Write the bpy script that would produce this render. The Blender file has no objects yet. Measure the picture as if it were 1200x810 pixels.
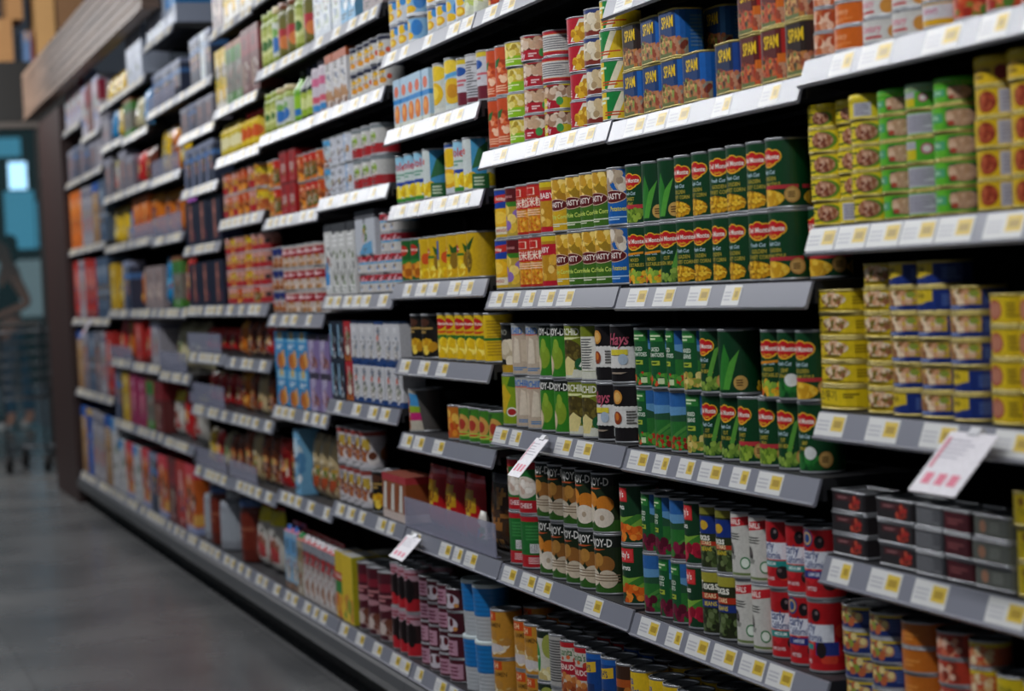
import bpy, math, random
from mathutils import Vector, Matrix
rnd = random.Random(7)
C = bpy.context.scene.collection
PI = math.pi

# ------------------------------------------------------------------ camera (calibrated on the shelf edges)
F_PX, YAW, PITCH, ROLL = 2404.06, 0.3253837, -0.0297064, -0.0466138
CAM = Vector((2.652968, -1.343613, 1.058634))
FWD = Vector((-math.cos(YAW)*math.cos(PITCH), math.sin(YAW)*math.cos(PITCH), math.sin(PITCH)))
_r = FWD.cross(Vector((0, 0, 1))).normalized(); _u = _r.cross(FWD)
RT = math.cos(ROLL)*_r + math.sin(ROLL)*_u
UP = -math.sin(ROLL)*_r + math.cos(ROLL)*_u
cam = bpy.data.cameras.new('camera'); cam_o = bpy.data.objects.new('camera', cam); C.objects.link(cam_o)
cam.sensor_width = 36.0; cam.lens = 36.0*F_PX/1200.0; cam.clip_end = 200
cam_o.matrix_world = Matrix(((RT.x, UP.x, -FWD.x, CAM.x), (RT.y, UP.y, -FWD.y, CAM.y), (RT.z, UP.z, -FWD.z, CAM.z), (0, 0, 0, 1)))
cam.dof.use_dof = True; cam.dof.focus_distance = 3.75; cam.dof.aperture_fstop = 3.8
bpy.context.scene.camera = cam_o

def sx(px, z, y=0.0):
    """position along the shelf run of a photo column, on the line (y, z)"""
    a = (px-600.0)/F_PX
    n = RT - a*FWD
    return CAM.x - ((y-CAM.y)*n.y + (z-CAM.z)*n.z)/n.x
def on_x(px, py, X):
    d = FWD + (px-600)/F_PX*RT + (405-py)/F_PX*UP
    return CAM + d*((X-CAM.x)/d.x)

# ------------------------------------------------------------------ materials
def lin(h):
    h = h.lstrip('#')
    if len(h) == 3: h = ''.join(c*2 for c in h)
    o = []
    for i in (0, 2, 4):
        c = int(h[i:i+2], 16)/255.0
        o.append(c/12.92 if c <= .04045 else ((c+.055)/1.055)**2.4)
    return (o[0], o[1], o[2], 1.0)
def mat(name, col=None, rough=.5, metal=0., spec=.5, attr=False, noise=0., scale=20, bump=0., bscale=None, coat=0., crough=.03, emit=None, estr=0., stretch=(1, 1, 1), sat=1.):
    m = bpy.data.materials.new(name); m.use_nodes = True
    nt = m.node_tree; b = nt.nodes['Principled BSDF']
    b.inputs['Roughness'].default_value = rough; b.inputs['Metallic'].default_value = metal
    b.inputs['Specular IOR Level'].default_value = spec; b.inputs['Coat Weight'].default_value = coat; b.inputs['Coat Roughness'].default_value = crough
    src = None
    if attr:
        a = nt.nodes.new('ShaderNodeAttribute'); a.attribute_name = 'Col'; src = a.outputs['Color']
    else:
        b.inputs['Base Color'].default_value = lin(col)
    if noise > 0 or bump > 0:
        tc = nt.nodes.new('ShaderNodeTexCoord'); mp = nt.nodes.new('ShaderNodeMapping'); mp.inputs['Scale'].default_value = stretch
        nz = nt.nodes.new('ShaderNodeTexNoise'); nz.inputs['Scale'].default_value = scale; nz.inputs['Detail'].default_value = 5
        nt.links.new(tc.outputs['Object'], mp.inputs[0]); nt.links.new(mp.outputs[0], nz.inputs['Vector'])
        if noise > 0:
            mr = nt.nodes.new('ShaderNodeMapRange'); mr.inputs['To Min'].default_value = 1-noise; mr.inputs['To Max'].default_value = 1+noise
            nt.links.new(nz.outputs['Fac'], mr.inputs['Value'])
            mx = nt.nodes.new('ShaderNodeMix'); mx.data_type = 'RGBA'; mx.blend_type = 'MULTIPLY'; mx.inputs['Factor'].default_value = 1
            if src is not None: nt.links.new(src, mx.inputs[6])
            else: mx.inputs[6].default_value = lin(col)
            nt.links.new(mr.outputs[0], mx.inputs[7]); src = mx.outputs[2]
        if bump > 0:
            bp = nt.nodes.new('ShaderNodeBump'); bp.inputs['Strength'].default_value = bump; bp.inputs['Distance'].default_value = .01
            nt.links.new(nz.outputs['Fac'], bp.inputs['Height']); nt.links.new(bp.outputs[0], b.inputs['Normal'])
    if src is not None: nt.links.new(src, b.inputs['Base Color'])
    if emit:
        b.inputs['Emission Color'].default_value = lin(emit); b.inputs['Emission Strength'].default_value = estr
    return m
M = {}
M['print'] = mat('printed_paper', attr=True, rough=.4, spec=.42, noise=.2, scale=150)
M['gloss'] = mat('printed_film', attr=True, rough=.25, spec=.5, noise=.08, scale=40, bump=.25)
M['litho'] = mat('printed_tinplate', attr=True, rough=.3, spec=.6, noise=.18, scale=150)
M['plastic'] = mat('coloured_plastic', attr=True, rough=.32, spec=.5, noise=.03, scale=30)
M['steel'] = mat('tinned_steel', '#a4a6aa', rough=.38, metal=.6, noise=.08, scale=60)
M['gold'] = mat('gold_lacquer', '#b5a45c', rough=.38, metal=.5, noise=.06, scale=60)
M['shelf'] = mat('charcoal_shelf_paint', '#1d1d20', rough=.55, noise=.2, scale=12)
M['back'] = mat('black_back_panel', '#0e0e10', rough=.8, noise=.2, scale=8)
M['strip'] = mat('grey_label_strip', '#7d7f8a', rough=.3, spec=.5, noise=.06, scale=9, coat=.3, crough=.3)
M['tag'] = mat('price_tag_paper', attr=True, rough=.4, spec=.5, noise=.05, scale=30, coat=.3, crough=.3)
M['rail'] = mat('grey_bumper_rail', '#5c5d60', rough=.3, metal=.4, noise=.1, scale=5)
M['kick'] = mat('black_kick_plate', '#0b0b0c', rough=.6, noise=.2, scale=6)
M['card'] = mat('brown_cardboard', '#a97e52', rough=.85, noise=.12, scale=5, stretch=(1, 1, 6))
M['darkwood'] = mat('dark_stained_wood', '#2a1613', rough=.5, noise=.35, scale=6, stretch=(6, 6, .4))
M['black'] = mat('black_paint', '#0c0c0f', rough=.6, noise=.15, scale=4)
M['metalbar'] = mat('brushed_metal_bar', '#6d6764', rough=.35, metal=.6, noise=.1, scale=10)
M['skin'] = mat('skin', '#b98268', rough=.55, noise=.06, scale=12)
M['hair'] = mat('black_hair', '#0d0b0b', rough=.5, noise=.3, scale=40)
M['cloth'] = mat('black_cloth', '#0f0f12', rough=.9, noise=.2, scale=30)
M['denim'] = mat('blue_denim', '#1e4468', rough=.9, noise=.2, scale=60)
M['shoe'] = mat('white_shoe', '#c8ccd0', rough=.6, noise=.1, scale=20)
M['wire'] = mat('zinc_wire', '#8a8d92', rough=.35, metal=.8, noise=.05, scale=20)
M['rubber'] = mat('black_rubber', '#101012', rough=.7, noise=.1, scale=20)
def clear(name, tint, op):
    m = bpy.data.materials.new(name); m.use_nodes = True; nt = m.node_tree; b = nt.nodes['Principled BSDF']
    b.inputs['Base Color'].default_value = lin(tint); b.inputs['Roughness'].default_value = .15; b.inputs['Alpha'].default_value = op
    return m
M['clear'] = clear('clear_acrylic', '#a4a6bd', .5)
M['glass'] = clear('shopfront_glass', '#3a5a62', .12)
def wood():
    m = mat('planked_canopy_wood', '#9a7a62', rough=.5)
    nt = m.node_tree; b = nt.nodes['Principled BSDF']
    tc = nt.nodes.new('ShaderNodeTexCoord'); mp = nt.nodes.new('ShaderNodeMapping'); mp.inputs['Scale'].default_value = (.35, 1, 14)
    nz = nt.nodes.new('ShaderNodeTexNoise'); nz.inputs['Scale'].default_value = 3; nz.inputs['Detail'].default_value = 6
    cr = nt.nodes.new('ShaderNodeValToRGB'); cr.color_ramp.elements[0].color = lin('#4f3d33'); cr.color_ramp.elements[1].color = lin('#8a7160')
    cr.color_ramp.elements[0].position = .3; cr.color_ramp.elements[1].position = .7
    for a, c in ((tc.outputs['Object'], mp.inputs[0]), (mp.outputs[0], nz.inputs['Vector']), (nz.outputs['Fac'], cr.inputs[0]), (cr.outputs[0], b.inputs['Base Color'])): nt.links.new(a, c)
    return m
M['wood'] = wood()
def floor_mat():
    m = mat('polished_stone_floor', '#5d5d5f', rough=.22, spec=.45)
    nt = m.node_tree; b = nt.nodes['Principled BSDF']
    tc = nt.nodes.new('ShaderNodeTexCoord')
    n1 = nt.nodes.new('ShaderNodeTexNoise'); n1.inputs['Scale'].default_value = 1.6; n1.inputs['Detail'].default_value = 6
    n2 = nt.nodes.new('ShaderNodeTexNoise'); n2.inputs['Scale'].default_value = 55; n2.inputs['Detail'].default_value = 3
    br = nt.nodes.new('ShaderNodeTexBrick'); br.offset = 0; br.inputs['Scale'].default_value = 1; br.inputs['Brick Width'].default_value = .8; br.inputs['Row Height'].default_value = .8
    br.inputs['Mortar Size'].default_value = .004; br.inputs['Color1'].default_value = (1, 1, 1, 1); br.inputs['Color2'].default_value = (.93, .93, .93, 1); br.inputs['Mortar'].default_value = (.72, .72, .72, 1)
    cr = nt.nodes.new('ShaderNodeValToRGB'); cr.color_ramp.elements[0].color = lin('#4e4f51'); cr.color_ramp.elements[1].color = lin('#6c6c6c')
    cr.color_ramp.elements[0].position = .35; cr.color_ramp.elements[1].position = .68
    ad = nt.nodes.new('ShaderNodeMix'); ad.data_type = 'FLOAT'; ad.inputs[0].default_value = .35
    L = nt.links.new
    for n in (n1, n2, br): L(tc.outputs['Object'], n.inputs['Vector'])
    L(n1.outputs['Fac'], ad.inputs[2]); L(n2.outputs['Fac'], ad.inputs[3]); L(ad.outputs[0], cr.inputs[0])
    mx = nt.nodes.new('ShaderNodeMix'); mx.data_type = 'RGBA'; mx.blend_type = 'MULTIPLY'; mx.inputs['Factor'].default_value = 1
    L(cr.outputs[0], mx.inputs[6]); L(br.outputs['Color'], mx.inputs[7]); L(mx.outputs[2], b.inputs['Base Color'])
    mr = nt.nodes.new('ShaderNodeMapRange'); mr.inputs['To Min'].default_value = .18; mr.inputs['To Max'].default_value = .36
    L(n1.outputs['Fac'], mr.inputs['Value']); L(mr.outputs[0], b.inputs['Roughness'])
    return m
M['floor'] = floor_mat()

# ------------------------------------------------------------------ mesh building
class MB:
    def __init__(s): s.v = []; s.f = []; s.c = []; s.m = []; s.s = []; s.ms = []
    def mi(s, m):
        if m not in s.ms: s.ms.append(m)
        return s.ms.index(m)
    def poly(s, pts, col, m, smooth=False):
        b = len(s.v); s.v.extend(tuple(p) for p in pts); s.f.append(tuple(range(b, b+len(pts)))); s.c.append(lin(col) if isinstance(col, str) else col); s.m.append(s.mi(m)); s.s.append(smooth)
    def grid(s, rows, col, m, smooth=True, closed=False, colf=None):
        b = len(s.v); n = len(rows[0])
        for r in rows: s.v.extend(tuple(p) for p in r)
        k = n if closed else n-1
        for i in range(len(rows)-1):
            for j in range(k):
                j2 = (j+1) % n
                s.f.append((b+i*n+j, b+i*n+j2, b+(i+1)*n+j2, b+(i+1)*n+j))
                cc = colf(i, j) if colf else col
                s.c.append(lin(cc) if isinstance(cc, str) else cc); s.m.append(s.mi(m)); s.s.append(smooth)
    def lathe(s, prof, n, col, m, cx=0, cy=0, cap0=True, cap1=True, colf=None, smooth=True):
        rows = [[(cx+r*math.sin(2*PI*j/n), cy-r*math.cos(2*PI*j/n), z) for j in range(n)] for r, z in prof]
        s.grid(rows, col, m, smooth, True, colf)
        c0 = colf(0, 0) if colf else col; c1 = colf(len(prof)-2, 0) if colf else col
        if cap0: s.poly(rows[0][::-1], c0, m)
        if cap1: s.poly(rows[-1], c1, m)
    def box(s, x0, y0, z0, x1, y1, z1, col, m):
        p = [(x0, y0, z0), (x1, y0, z0), (x1, y1, z0), (x0, y1, z0), (x0, y0, z1), (x1, y0, z1), (x1, y1, z1), (x0, y1, z1)]
        for q in ((3, 2, 1, 0), (4, 5, 6, 7), (0, 1, 5, 4), (1, 2, 6, 5), (2, 3, 7, 6), (3, 0, 4, 7)): s.poly([p[i] for i in q], col, m)
    def tube(s, pts, r, col, m, n=8):
        pts = [Vector(p) for p in pts]; rows = []
        for i, p in enumerate(pts):
            d = (pts[min(i+1, len(pts)-1)]-pts[max(i-1, 0)]).normalized()
            a = d.cross(Vector((0, 0, 1)) if abs(d.z) < .9 else Vector((1, 0, 0))).normalized(); b = d.cross(a)
            rows.append([p+r*(math.cos(2*PI*j/n)*a+math.sin(2*PI*j/n)*b) for j in range(n)])
        s.grid(rows, col, m, True, True); s.poly(rows[0], col, m); s.poly(rows[-1][::-1], col, m)
    def mesh(s, name):
        me = bpy.data.meshes.new(name); me.from_pydata(s.v, [], s.f)
        for m in s.ms: me.materials.append(M[m])
        me.polygons.foreach_set('material_index', s.m); me.polygons.foreach_set('use_smooth', s.s)
        at = me.color_attributes.new('Col', 'FLOAT_COLOR', 'CORNER'); d = []
        for f, c in zip(s.f, s.c): d.extend(list(c)*len(f))
        at.data.foreach_set('color', d); me.update(); return me
def link(name, me, parent=None, loc=None, rz=0.):
    o = bpy.data.objects.new(name, me); C.objects.link(o)
    if parent is not None: o.parent = parent
    if loc is not None: o.location = loc
    if rz: o.rotation_euler = (0, 0, rz)
    return o
USED = {}
def tag(o, label, cat, group=None, kind=None):
    if kind: o['kind'] = kind
    if label:
        w = label.split()
        if len(w) > 16: print('LONG', len(w), label)
        if label in USED: print('DUP', label)
        USED[label] = 1
        o['label'] = label
    if cat: o['category'] = cat
    if group: o['group'] = group
    return o

# ---- printed wraps: every shape is cut at the wrap's own facets, so print lies parallel to the surface
def wrap_circle(r, n=40):
    return [(2*PI*r*(i/n-.5), (r*math.sin(2*PI*(i/n-.5)), -r*math.cos(2*PI*(i/n-.5)))) for i in range(n+1)]
def wrap_rect(w, d, rc=.0, fine=None):
    pts = [(0, d/2)]; fine = rc > .003 if fine is None else fine
    for cx, cy, a0 in ((-w/2+rc, d/2-rc, 90), (-w/2+rc, -d/2+rc, 180), (w/2-rc, -d/2+rc, 270), (w/2-rc, d/2-rc, 0)):
        for t in ((0, 30, 60, 90) if fine else ((0, 90) if rc else (0,))):
            a = math.radians(a0+t); pts.append((cx+rc*math.cos(a), cy+rc*math.sin(a)))
    pts.append((0, d/2)); L = [0]
    for a, b in zip(pts, pts[1:]): L.append(L[-1]+math.dist(a, b))
    return [(l-L[-1]/2, p) for l, p in zip(L, pts)]
def clip(poly, k, lo):     # keep x>=k (lo) or x<=k
    out = []
    for i in range(len(poly)):
        a, b = poly[i-1], poly[i]; ia = (a[0] >= k) == lo or a[0] == k; ib = (b[0] >= k) == lo or b[0] == k
        if ia != ib:
            t = (k-a[0])/(b[0]-a[0]); out.append((k, a[1]+t*(b[1]-a[1])))
        if ib: out.append(b)
    return out
TXT = {}
def text_tris(s):
    if s in TXT: return TXT[s]
    cu = bpy.data.curves.new('t', 'FONT'); cu.body = s; cu.align_x = 'CENTER'; cu.align_y = 'CENTER'; cu.offset = .018; cu.resolution_u = 2
    o = bpy.data.objects.new('t', cu); C.objects.link(o); dg = bpy.context.evaluated_depsgraph_get(); dg.update()
    me = o.evaluated_get(dg).to_mesh(); me.calc_loop_triangles()
    tr = [[(me.vertices[i].co.x, me.vertices[i].co.y) for i in t.vertices] for t in me.loop_triangles]
    bpy.data.objects.remove(o); bpy.data.curves.remove(cu)
    tr = [t if (t[1][0]-t[0][0])*(t[2][1]-t[0][1])-(t[1][1]-t[0][1])*(t[2][0]-t[0][0]) > 0 else t[::-1] for t in tr]
    TXT[s] = tr; return tr
def ell(u, v, a, b, n=14): return [(u+a*math.cos(2*PI*i/n), v+b*math.sin(2*PI*i/n)) for i in range(n)]
def polys(sh, H, W):
    """shape -> list of (convex polygon, colour); units: fractions of the label height"""
    k = sh[0]
    if k == 'r': _, a, b, c, d, col = sh; return [([(a, b), (c, b), (c, d), (a, d)], col)]
    if k == 'w': return [([(-9, sh[1]), (9, sh[1]), (9, sh[2]), (-9, sh[2])], sh[3])]
    if k == 'e': return [(ell(*sh[1:5], 20), sh[5])]
    if k == 'p': return [(list(sh[1]), sh[2])]
    if k == 't':
        _, s, u, v, size, col = sh[:6]; st = sh[6] if len(sh) > 6 else 1.; sl = sh[7] if len(sh) > 7 else 0.
        return [([(u+(x*st+y*sl)*size, v+y*size) for x, y in t], col) for t in text_tris(s)]
    if k == 'b':
        _, u, v, a, b, n, rad, cols, seed = sh; q = random.Random(seed); out = []
        for i in range(n):
            t, r = q.random()*2*PI, math.sqrt(q.random()); rr = rad*q.uniform(.75, 1.25)
            out.append((ell(u+a*r*math.cos(t), v+b*r*math.sin(t), rr, rr*q.uniform(.75, 1.1), 9), cols[i % len(cols)]))
        return out
    if k == 'x':   # small print block
        _, u0, v0, u1, v1, n, col = sh; out = []; q = random.Random(n)
        for i in range(n):
            v = v1-(i+.5)*(v1-v0)/n; h = (v1-v0)/n*.28
            out.append(([(u0, v-h), (u0+(u1-u0)*q.uniform(.6, 1), v-h), (u0+(u1-u0)*q.uniform(.6, 1), v+h), (u0, v+h)], col))
        return out
    if k == 'bc':  # bar code
        _, u0, v0, u1, v1 = sh; out = [([(u0, v0), (u1, v0), (u1, v1), (u0, v1)], '#e8e8e8')]; q = random.Random(3); n = 12
        for i in range(n):
            a = u0+(u1-u0)*(i+.5)/(n+.5); b = a+(u1-u0)/n*q.uniform(.25, .6); out.append(([(a, v0+.01), (b, v0+.01), (b, v1-.01), (a, v1-.01)], '#111111'))
        return out
    raise ValueError(k)
def draw(mb, wrap, z0, H, base, shapes, m, reps=(0,), up=0.):
    st = []
    for (u0, p0), (u1, p1) in zip(wrap, wrap[1:]):
        if u1-u0 < 1e-9: continue
        dx, dy = p1[0]-p0[0], p1[1]-p0[1]; L = math.hypot(dx, dy); st.append((u0, u1, p0, dx/L, dy/L))
    def put(pl, s, off, col):
        u0, u1, p0, dx, dy = s
        mb.poly([(p0[0]+(u-u0)*dx+off*dy, p0[1]+(u-u0)*dy-off*dx, z0+v) for u, v in pl], col, m)
    for s in st: put([(s[0], 0), (s[1], 0), (s[1], H), (s[0], H)], s, up, base)
    lay = 0; T = wrap[-1][0]*2
    for sh in shapes:
        tx = sh[0] in ('t', 'x', 'bc'); lay += 1
        for pl, col in polys(sh, H, T):
            if not tx: lay += .12
            off = up+lay*2.2e-5
            col = lin(col) if isinstance(col, str) else col
            for rp in ((0,) if sh[0] == 'w' else reps):
                q = [(min(max(u*H, -T), T)+rp*T, min(max(v, 0), 1)*H) for u, v in pl]
                q = [((u+T/2) % T-T/2 if False else u, v) for u, v in q]
                lo = min(p[0] for p in q); hi = max(p[0] for p in q)
                for s in st:
                    if hi <= s[0] or lo >= s[1]: continue
                    c = clip(clip(q, s[0], True), s[1], False)
                    if len(c) > 2: put(c, s, off, col)

# ------------------------------------------------------------------ product builders: return [(part name, mesh), ...], first is the thing itself
def rim_profile(r, h): e = .0042 if h > .06 else .003; return [(r*.955, .0008), (r*.99, 0), (r, .0012), (r, e*.65), (r*.978, e), (r*.978, h-e), (r, h-e*.65), (r, h-.0012), (r*.99, h), (r*.955, h-.0006)]
def lid_mesh(r, h, m, tab):
    b = MB(); b.lathe([(r*.952, h-.001), (r*.94, h-.0042), (r*.80, h-.0042), (r*.78, h-.0034), (r*.74, h-.0042), (r*.5, h-.0042), (r*.48, h-.0036), (r*.45, h-.0042), (r*.05, h-.0042)], 28, '#999', m, cap0=False)
    if tab:
        b.box(-.006, -r*.75, h-.0040, .006, -r*.3, h-.0026, '#999', m); b.lathe([(.007, h-.004), (.007, h-.002)], 10, '#999', m, cy=-r*.36, cap0=False)
    return b.mesh('lid')
def mk_can(d, w, h, far):
    r = w/2; b = MB(); mm = d.get('metal', 'steel')
    b.lathe(rim_profile(r, h), 20 if far else 32, '#999', mm, cap0=True, cap1=far)
    L = b if far else MB()
    sh = d['art']; wr = wrap_circle(r*.985, 20 if far else 40)
    e = .0042 if h > .06 else .003; draw(L, wr, e, h-2*e, d['base'], sh, d.get('mat', 'print'), d.get('reps', (0, .5, -.5)))
    if far: return [('can', b.mesh('can'))]
    return [('can', b.mesh('can')), ('label', L.mesh('label')), ('lid', lid_mesh(r, h, mm, d.get('tab')))]
def mk_captin(d, w, h, far):       # tin with a coloured plastic snap cap
    P = mk_can(d, w, h-.006, far)
    b = MB(); r = w/2; b.lathe([(r*.985, h-.012), (r*1.0, h-.011), (r*1.0, h-.003), (r*.97, h), (r*.88, h), (r*.86, h-.002), (0.001, h-.002)], 28, d['cap'], 'plastic', cap0=False)
    return P[:2]+[('cap', b.mesh('cap'))]
def mk_rtin(d, w, h, far):         # rounded rectangular tin
    dp = d['depth']; rc = d.get('rc', .018); b = MB(); mm = d.get('metal', 'gold')
    def ring(g, z): return [(x, y, z) for _, (x, y) in wrap_rect(w-2*g, dp-2*g, max(rc-g, .001), True)[:-1]]
    b.grid([ring(.002, .0005), ring(0, 0), ring(0, .003), ring(.0024, .0038), ring(.0024, h-.0038), ring(0, h-.0024), ring(0, h), ring(.002, h-.0004)], '#999', mm, True, True)
    b.poly(ring(.002, .0005)[::-1], '#999', mm)
    L = MB(); draw(L, wrap_rect(w-.0016, dp-.0016, rc-.0008, True), .0038, h-.0076, d['base'], d['art'], d.get('mat', 'litho'), d.get('reps', (0,)))
    l = MB(); l.grid([ring(.002, h-.0006), ring(.0035, h-.004), ring(.009, h-.004), ring(.0105, h-.003), ring(.012, h-.004)], '#999', mm, True, True); l.poly(ring(.012, h-.004), '#999', mm)
    return [('tin', b.mesh('tin')), ('label', L.mesh('label')), ('lid', l.mesh('lid'))]
def mk_box(d, w, h, far):
    dp = d['depth']; b = MB(); wr = wrap_rect(w, dp, .0012)
    top = d.get('gable', 0); hb = h-top
    draw(b, wr, 0, hb, d['base'], d['art'], d.get('mat', 'print'), d.get('reps', (0,)))
    ring = [p for _, p in wr[:-1]]
    b.poly([(x, y, 0) for x, y in ring][::-1], d['base'], 'print')
    tc = d.get('topc', d['base'])
    if top:
        e = [(-w/2, -dp/2, hb), (w/2, -dp/2, hb), (w/2, dp/2, hb), (-w/2, dp/2, hb)]; a, c = (-w/2, 0, h-.012), (w/2, 0, h-.012)
        b.poly([e[0], e[1], c, a], tc, 'print'); b.poly([e[2], e[3], a, c], tc, 'print'); b.poly([e[1], e[2], c], tc, 'print'); b.poly([e[3], e[0], a], tc, 'print')
        b.box(-w/2, -.0015, h-.013, w/2, .0015, h, tc, 'print')
    else: b.poly([(x, y, h) for x, y in ring], tc, 'print')
    P = [('carton', b.mesh('carton'))]
    if d.get('cap'):
        c = MB(); z0 = (hb+h-.012)/2-.012 if top else h; y0 = -dp/4 if top else -dp*.18
        c.lathe([(.017, z0), (.017, z0+.004), (.014, z0+.005), (.0145, z0+.022), (.012, z0+.024)], 16, d['cap'], 'plastic', cy=y0)
        P.append(('cap', c.mesh('cap')))
    return P
def inside(sh, u, v):
    k = sh[0]
    if k == 'r': return sh[1] <= u <= sh[3] and sh[2] <= v <= sh[4]
    if k == 'w': return sh[1] <= v <= sh[2]
    if k == 'e': return ((u-sh[1])/sh[3])**2+((v-sh[2])/sh[4])**2 <= 1
    return False
def mk_bag(d, w, h, far):
    b = MB(); n, m = 14, 18; dp = d['depth']; q = random.Random(int(w*1e4)+len(d['id'])); ph = q.random()*6
    for side in (-1, 1):
        rows = []
        for i in range(m+1):
            v = i/m; row = []
            for j in range(n+1):
                u = j/n*2-1; e = (1-abs(u)**2.6)*(1-abs(2*v-1)**5)*(1.15-.5*v); pinch = 1-.10*math.sin(PI*v)*0+(-.04 if v > .92 else 0)
                bump = .08*math.sin(5*u+ph+7*v)*math.sin(9*v+ph)
                row.append((u*w/2*pinch, side*(dp/2)*max(e*(1+bump), 0.02), v*h))
            rows.append(row if side < 0 else row[::-1])
        def cf(i, j):
            u = (j+.5)/n*2-1; v = (i+.5)/m; u *= side*-1*w/h/2; c = d['base']
            for s_ in d['art']:
                if s_[0] == 'b':
                    for pl, col in polys(s_, 1, 1):
                        cu = sum(p[0] for p in pl)/len(pl); cv = sum(p[1] for p in pl)/len(pl)
                        if math.hypot(cu-u, cv-v) < s_[6]*1.1: c = col
                elif inside(s_, u, v): c = s_[5] if s_[0] != 'w' else s_[3]
            return c
        b.grid(rows, None, 'gloss', True, False, cf)
    return [('pouch', b.mesh('pouch'))]
def mk_jar(d, w, h, far):
    r = w/2; b = MB(); nk = d.get('neck', .8); sh = d.get('shoulder', .8); hc = d.get('caph', .14)
    b.lathe([(r*.85, 0), (r*.98, .003), (r, .008), (r, h*sh*.9), (r*.95, h*sh), (r*(nk+.04), h*(1-hc)*.97), (r*nk, h*(1-hc)), (r*nk*.98, h*(1-hc*.5))], 24, d['base'], 'plastic')
    P = [('jar', b.mesh('jar'))]; L = MB()
    l0, l1 = d.get('lab', (.1, .7)); draw(L, wrap_circle(r*1.004, 28), h*l0, h*(l1-l0), d['lbase'], d['art'], 'print', (0, .5, -.5)); P.append(('label', L.mesh('label')))
    c = MB(); rc = r*nk*1.07; c.lathe([(rc*.98, h*(1-hc)+.0005), (rc, h*(1-hc)+.003), (rc, h-.002), (rc*.94, h)], 24, d['cap'], 'plastic'); P.append(('lid', c.mesh('lid')))
    return P
def mk_cup(d, w, h, far):          # stackable ribbed cup: white foil lid, coloured upper sleeve, grey-white foot
    r = w/2; b = MB(); pr = []; cs = []
    for i in range(6):
        z = h*(.0+.07*i); q = .86+.009*i; pr += [(r*q, z), (r*(q+.02), z+h*.018), (r*(q+.02), z+h*.055)]; cs += [d['foot']]*3
    for i in range(6):
        z = h*(.43+.08*i); q = .915+.009*i; pr += [(r*q, z), (r*(q+.025), z+h*.02), (r*(q+.025), z+h*.06)]; cs += [d['base']]*3
    pr.append((r*.99, h*.93))
    b.lathe(pr, 28, None, 'plastic', colf=lambda i, j: cs[i])
    c = MB(); c.lathe([(r*.99, h*.93), (r, h*.935), (r, h*.985), (r*.96, h), (r*.86, h), (r*.84, h*.985), (.001, h*.985)], 28, d['cap'], 'plastic', cap0=False)
    return [('cup', b.mesh('cup')), ('lid', c.mesh('lid'))]
MK = dict(can=mk_can, captin=mk_captin, rtin=mk_rtin, box=mk_box, bag=mk_bag, jar=mk_jar, cup=mk_cup)
DES = {}
JAZZ = [False]
def mixh(h, k, t):
    a = [int(h[i:i+2], 16) for i in (1, 3, 5)]; return '#%02x%02x%02x' % tuple(int(max(0, min(255, v+(t-v)*k))) for v in a)
def jazz(id, base):
    """small print that every packet carries: a picture patch, lines of text, a flash"""
    q = random.Random(sum(map(ord, id))*7); pal = [mixh(base, .35, 255), mixh(base, .5, 0), mixh(base, .25, 20), q.choice(['#b08a3a', '#8a3a2a', '#3a5a7a', '#5a6a34', '#c0b8a8'])]
    return [('b', q.uniform(-.05, .05), q.uniform(.3, .6), .2, .2, 16, .045, pal, q.randint(1, 999)), ('x', -.16, q.uniform(.66, .74), .16, .86, 3, mixh(base, .6, q.choice((0, 255)))), ('x', -.14, .05, .14, .14, 2, mixh(base, .5, q.choice((0, 255))))]
def D(id, kind, name, cat, desc, base, art, **o):
    if JAZZ[0] and kind in ('box', 'can', 'bag') and id not in ('navystack', 'cereal'): art = list(art)+jazz(id, base)
    DES[id] = dict(id=id, kind=kind, name=name, cat=cat, desc=desc, base=base, art=art, **o)
# ------------------------------------------------------------------ product designs (print is built as cut shapes on the wrap)
CORN = ['#e0ab1e', '#c98f12', '#efc53c']; BEAN = ['#6f8f34', '#8aa844', '#567a2a']; PEA = ['#7c9a2e', '#93b03c', '#5c7d22']
def heart(u, v, s, txt='Del Monte'):
    o = []
    for k, col in ((1, '#e9b52c'), (.84, '#bf1a1c')):
        a = s*k
        o += [('e', u-.6*s, v+.12*s, .5*a, .44*a, col), ('e', u+.6*s, v+.12*s, .5*a, .44*a, col), ('e', u, v+.22*s, .55*a, .46*a, col),
              ('p', [(u-1.06*a, v+.08*s), (u-.62*a, v-.42*a), (u-.2*a, v-.6*a), (u+.2*a, v-.6*a), (u+.62*a, v-.42*a), (u+1.06*a, v+.08*s)], col)]
    return o+[('t', txt, u, v+.08*s, .48*s, '#f2ece0', .9), ('t', 'Quality', u, v-.34*s, .24*s, '#e9b52c')]
def veg(lines, low, medal=True, lc='#b7a53c', extra=()):
    a = heart(0, .73, .235)
    a += [('t', 'Fresh Cut', -.02, .52, .085, '#b9d3dc', .9, .2)]
    for i, t in enumerate(lines): a.append(('t', t, 0, .42-.09*i, .085, lc, .85))
    a += list(low)+list(extra)
    if medal: a += [('e', .40, .17, .125, .125, '#b98b4a'), ('e', .40, .17, .1, .1, '#c9a15c'), ('x', .33, .12, .47, .22, 3, '#5c3d1a')]
    return a
G1 = '#083d1d'
D('corn', 'can', 'sweetcorn_can', 'can', 'green yellow-corn can with red badge', G1, veg(['GOLDEN', 'SWEET CORN'], [('e', -.12, .13, .36, .15, '#8a5e10'), ('b', -.12, .13, .35, .13, 150, .028, CORN+['#a87a12'], 1)]), tab=True)
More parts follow.
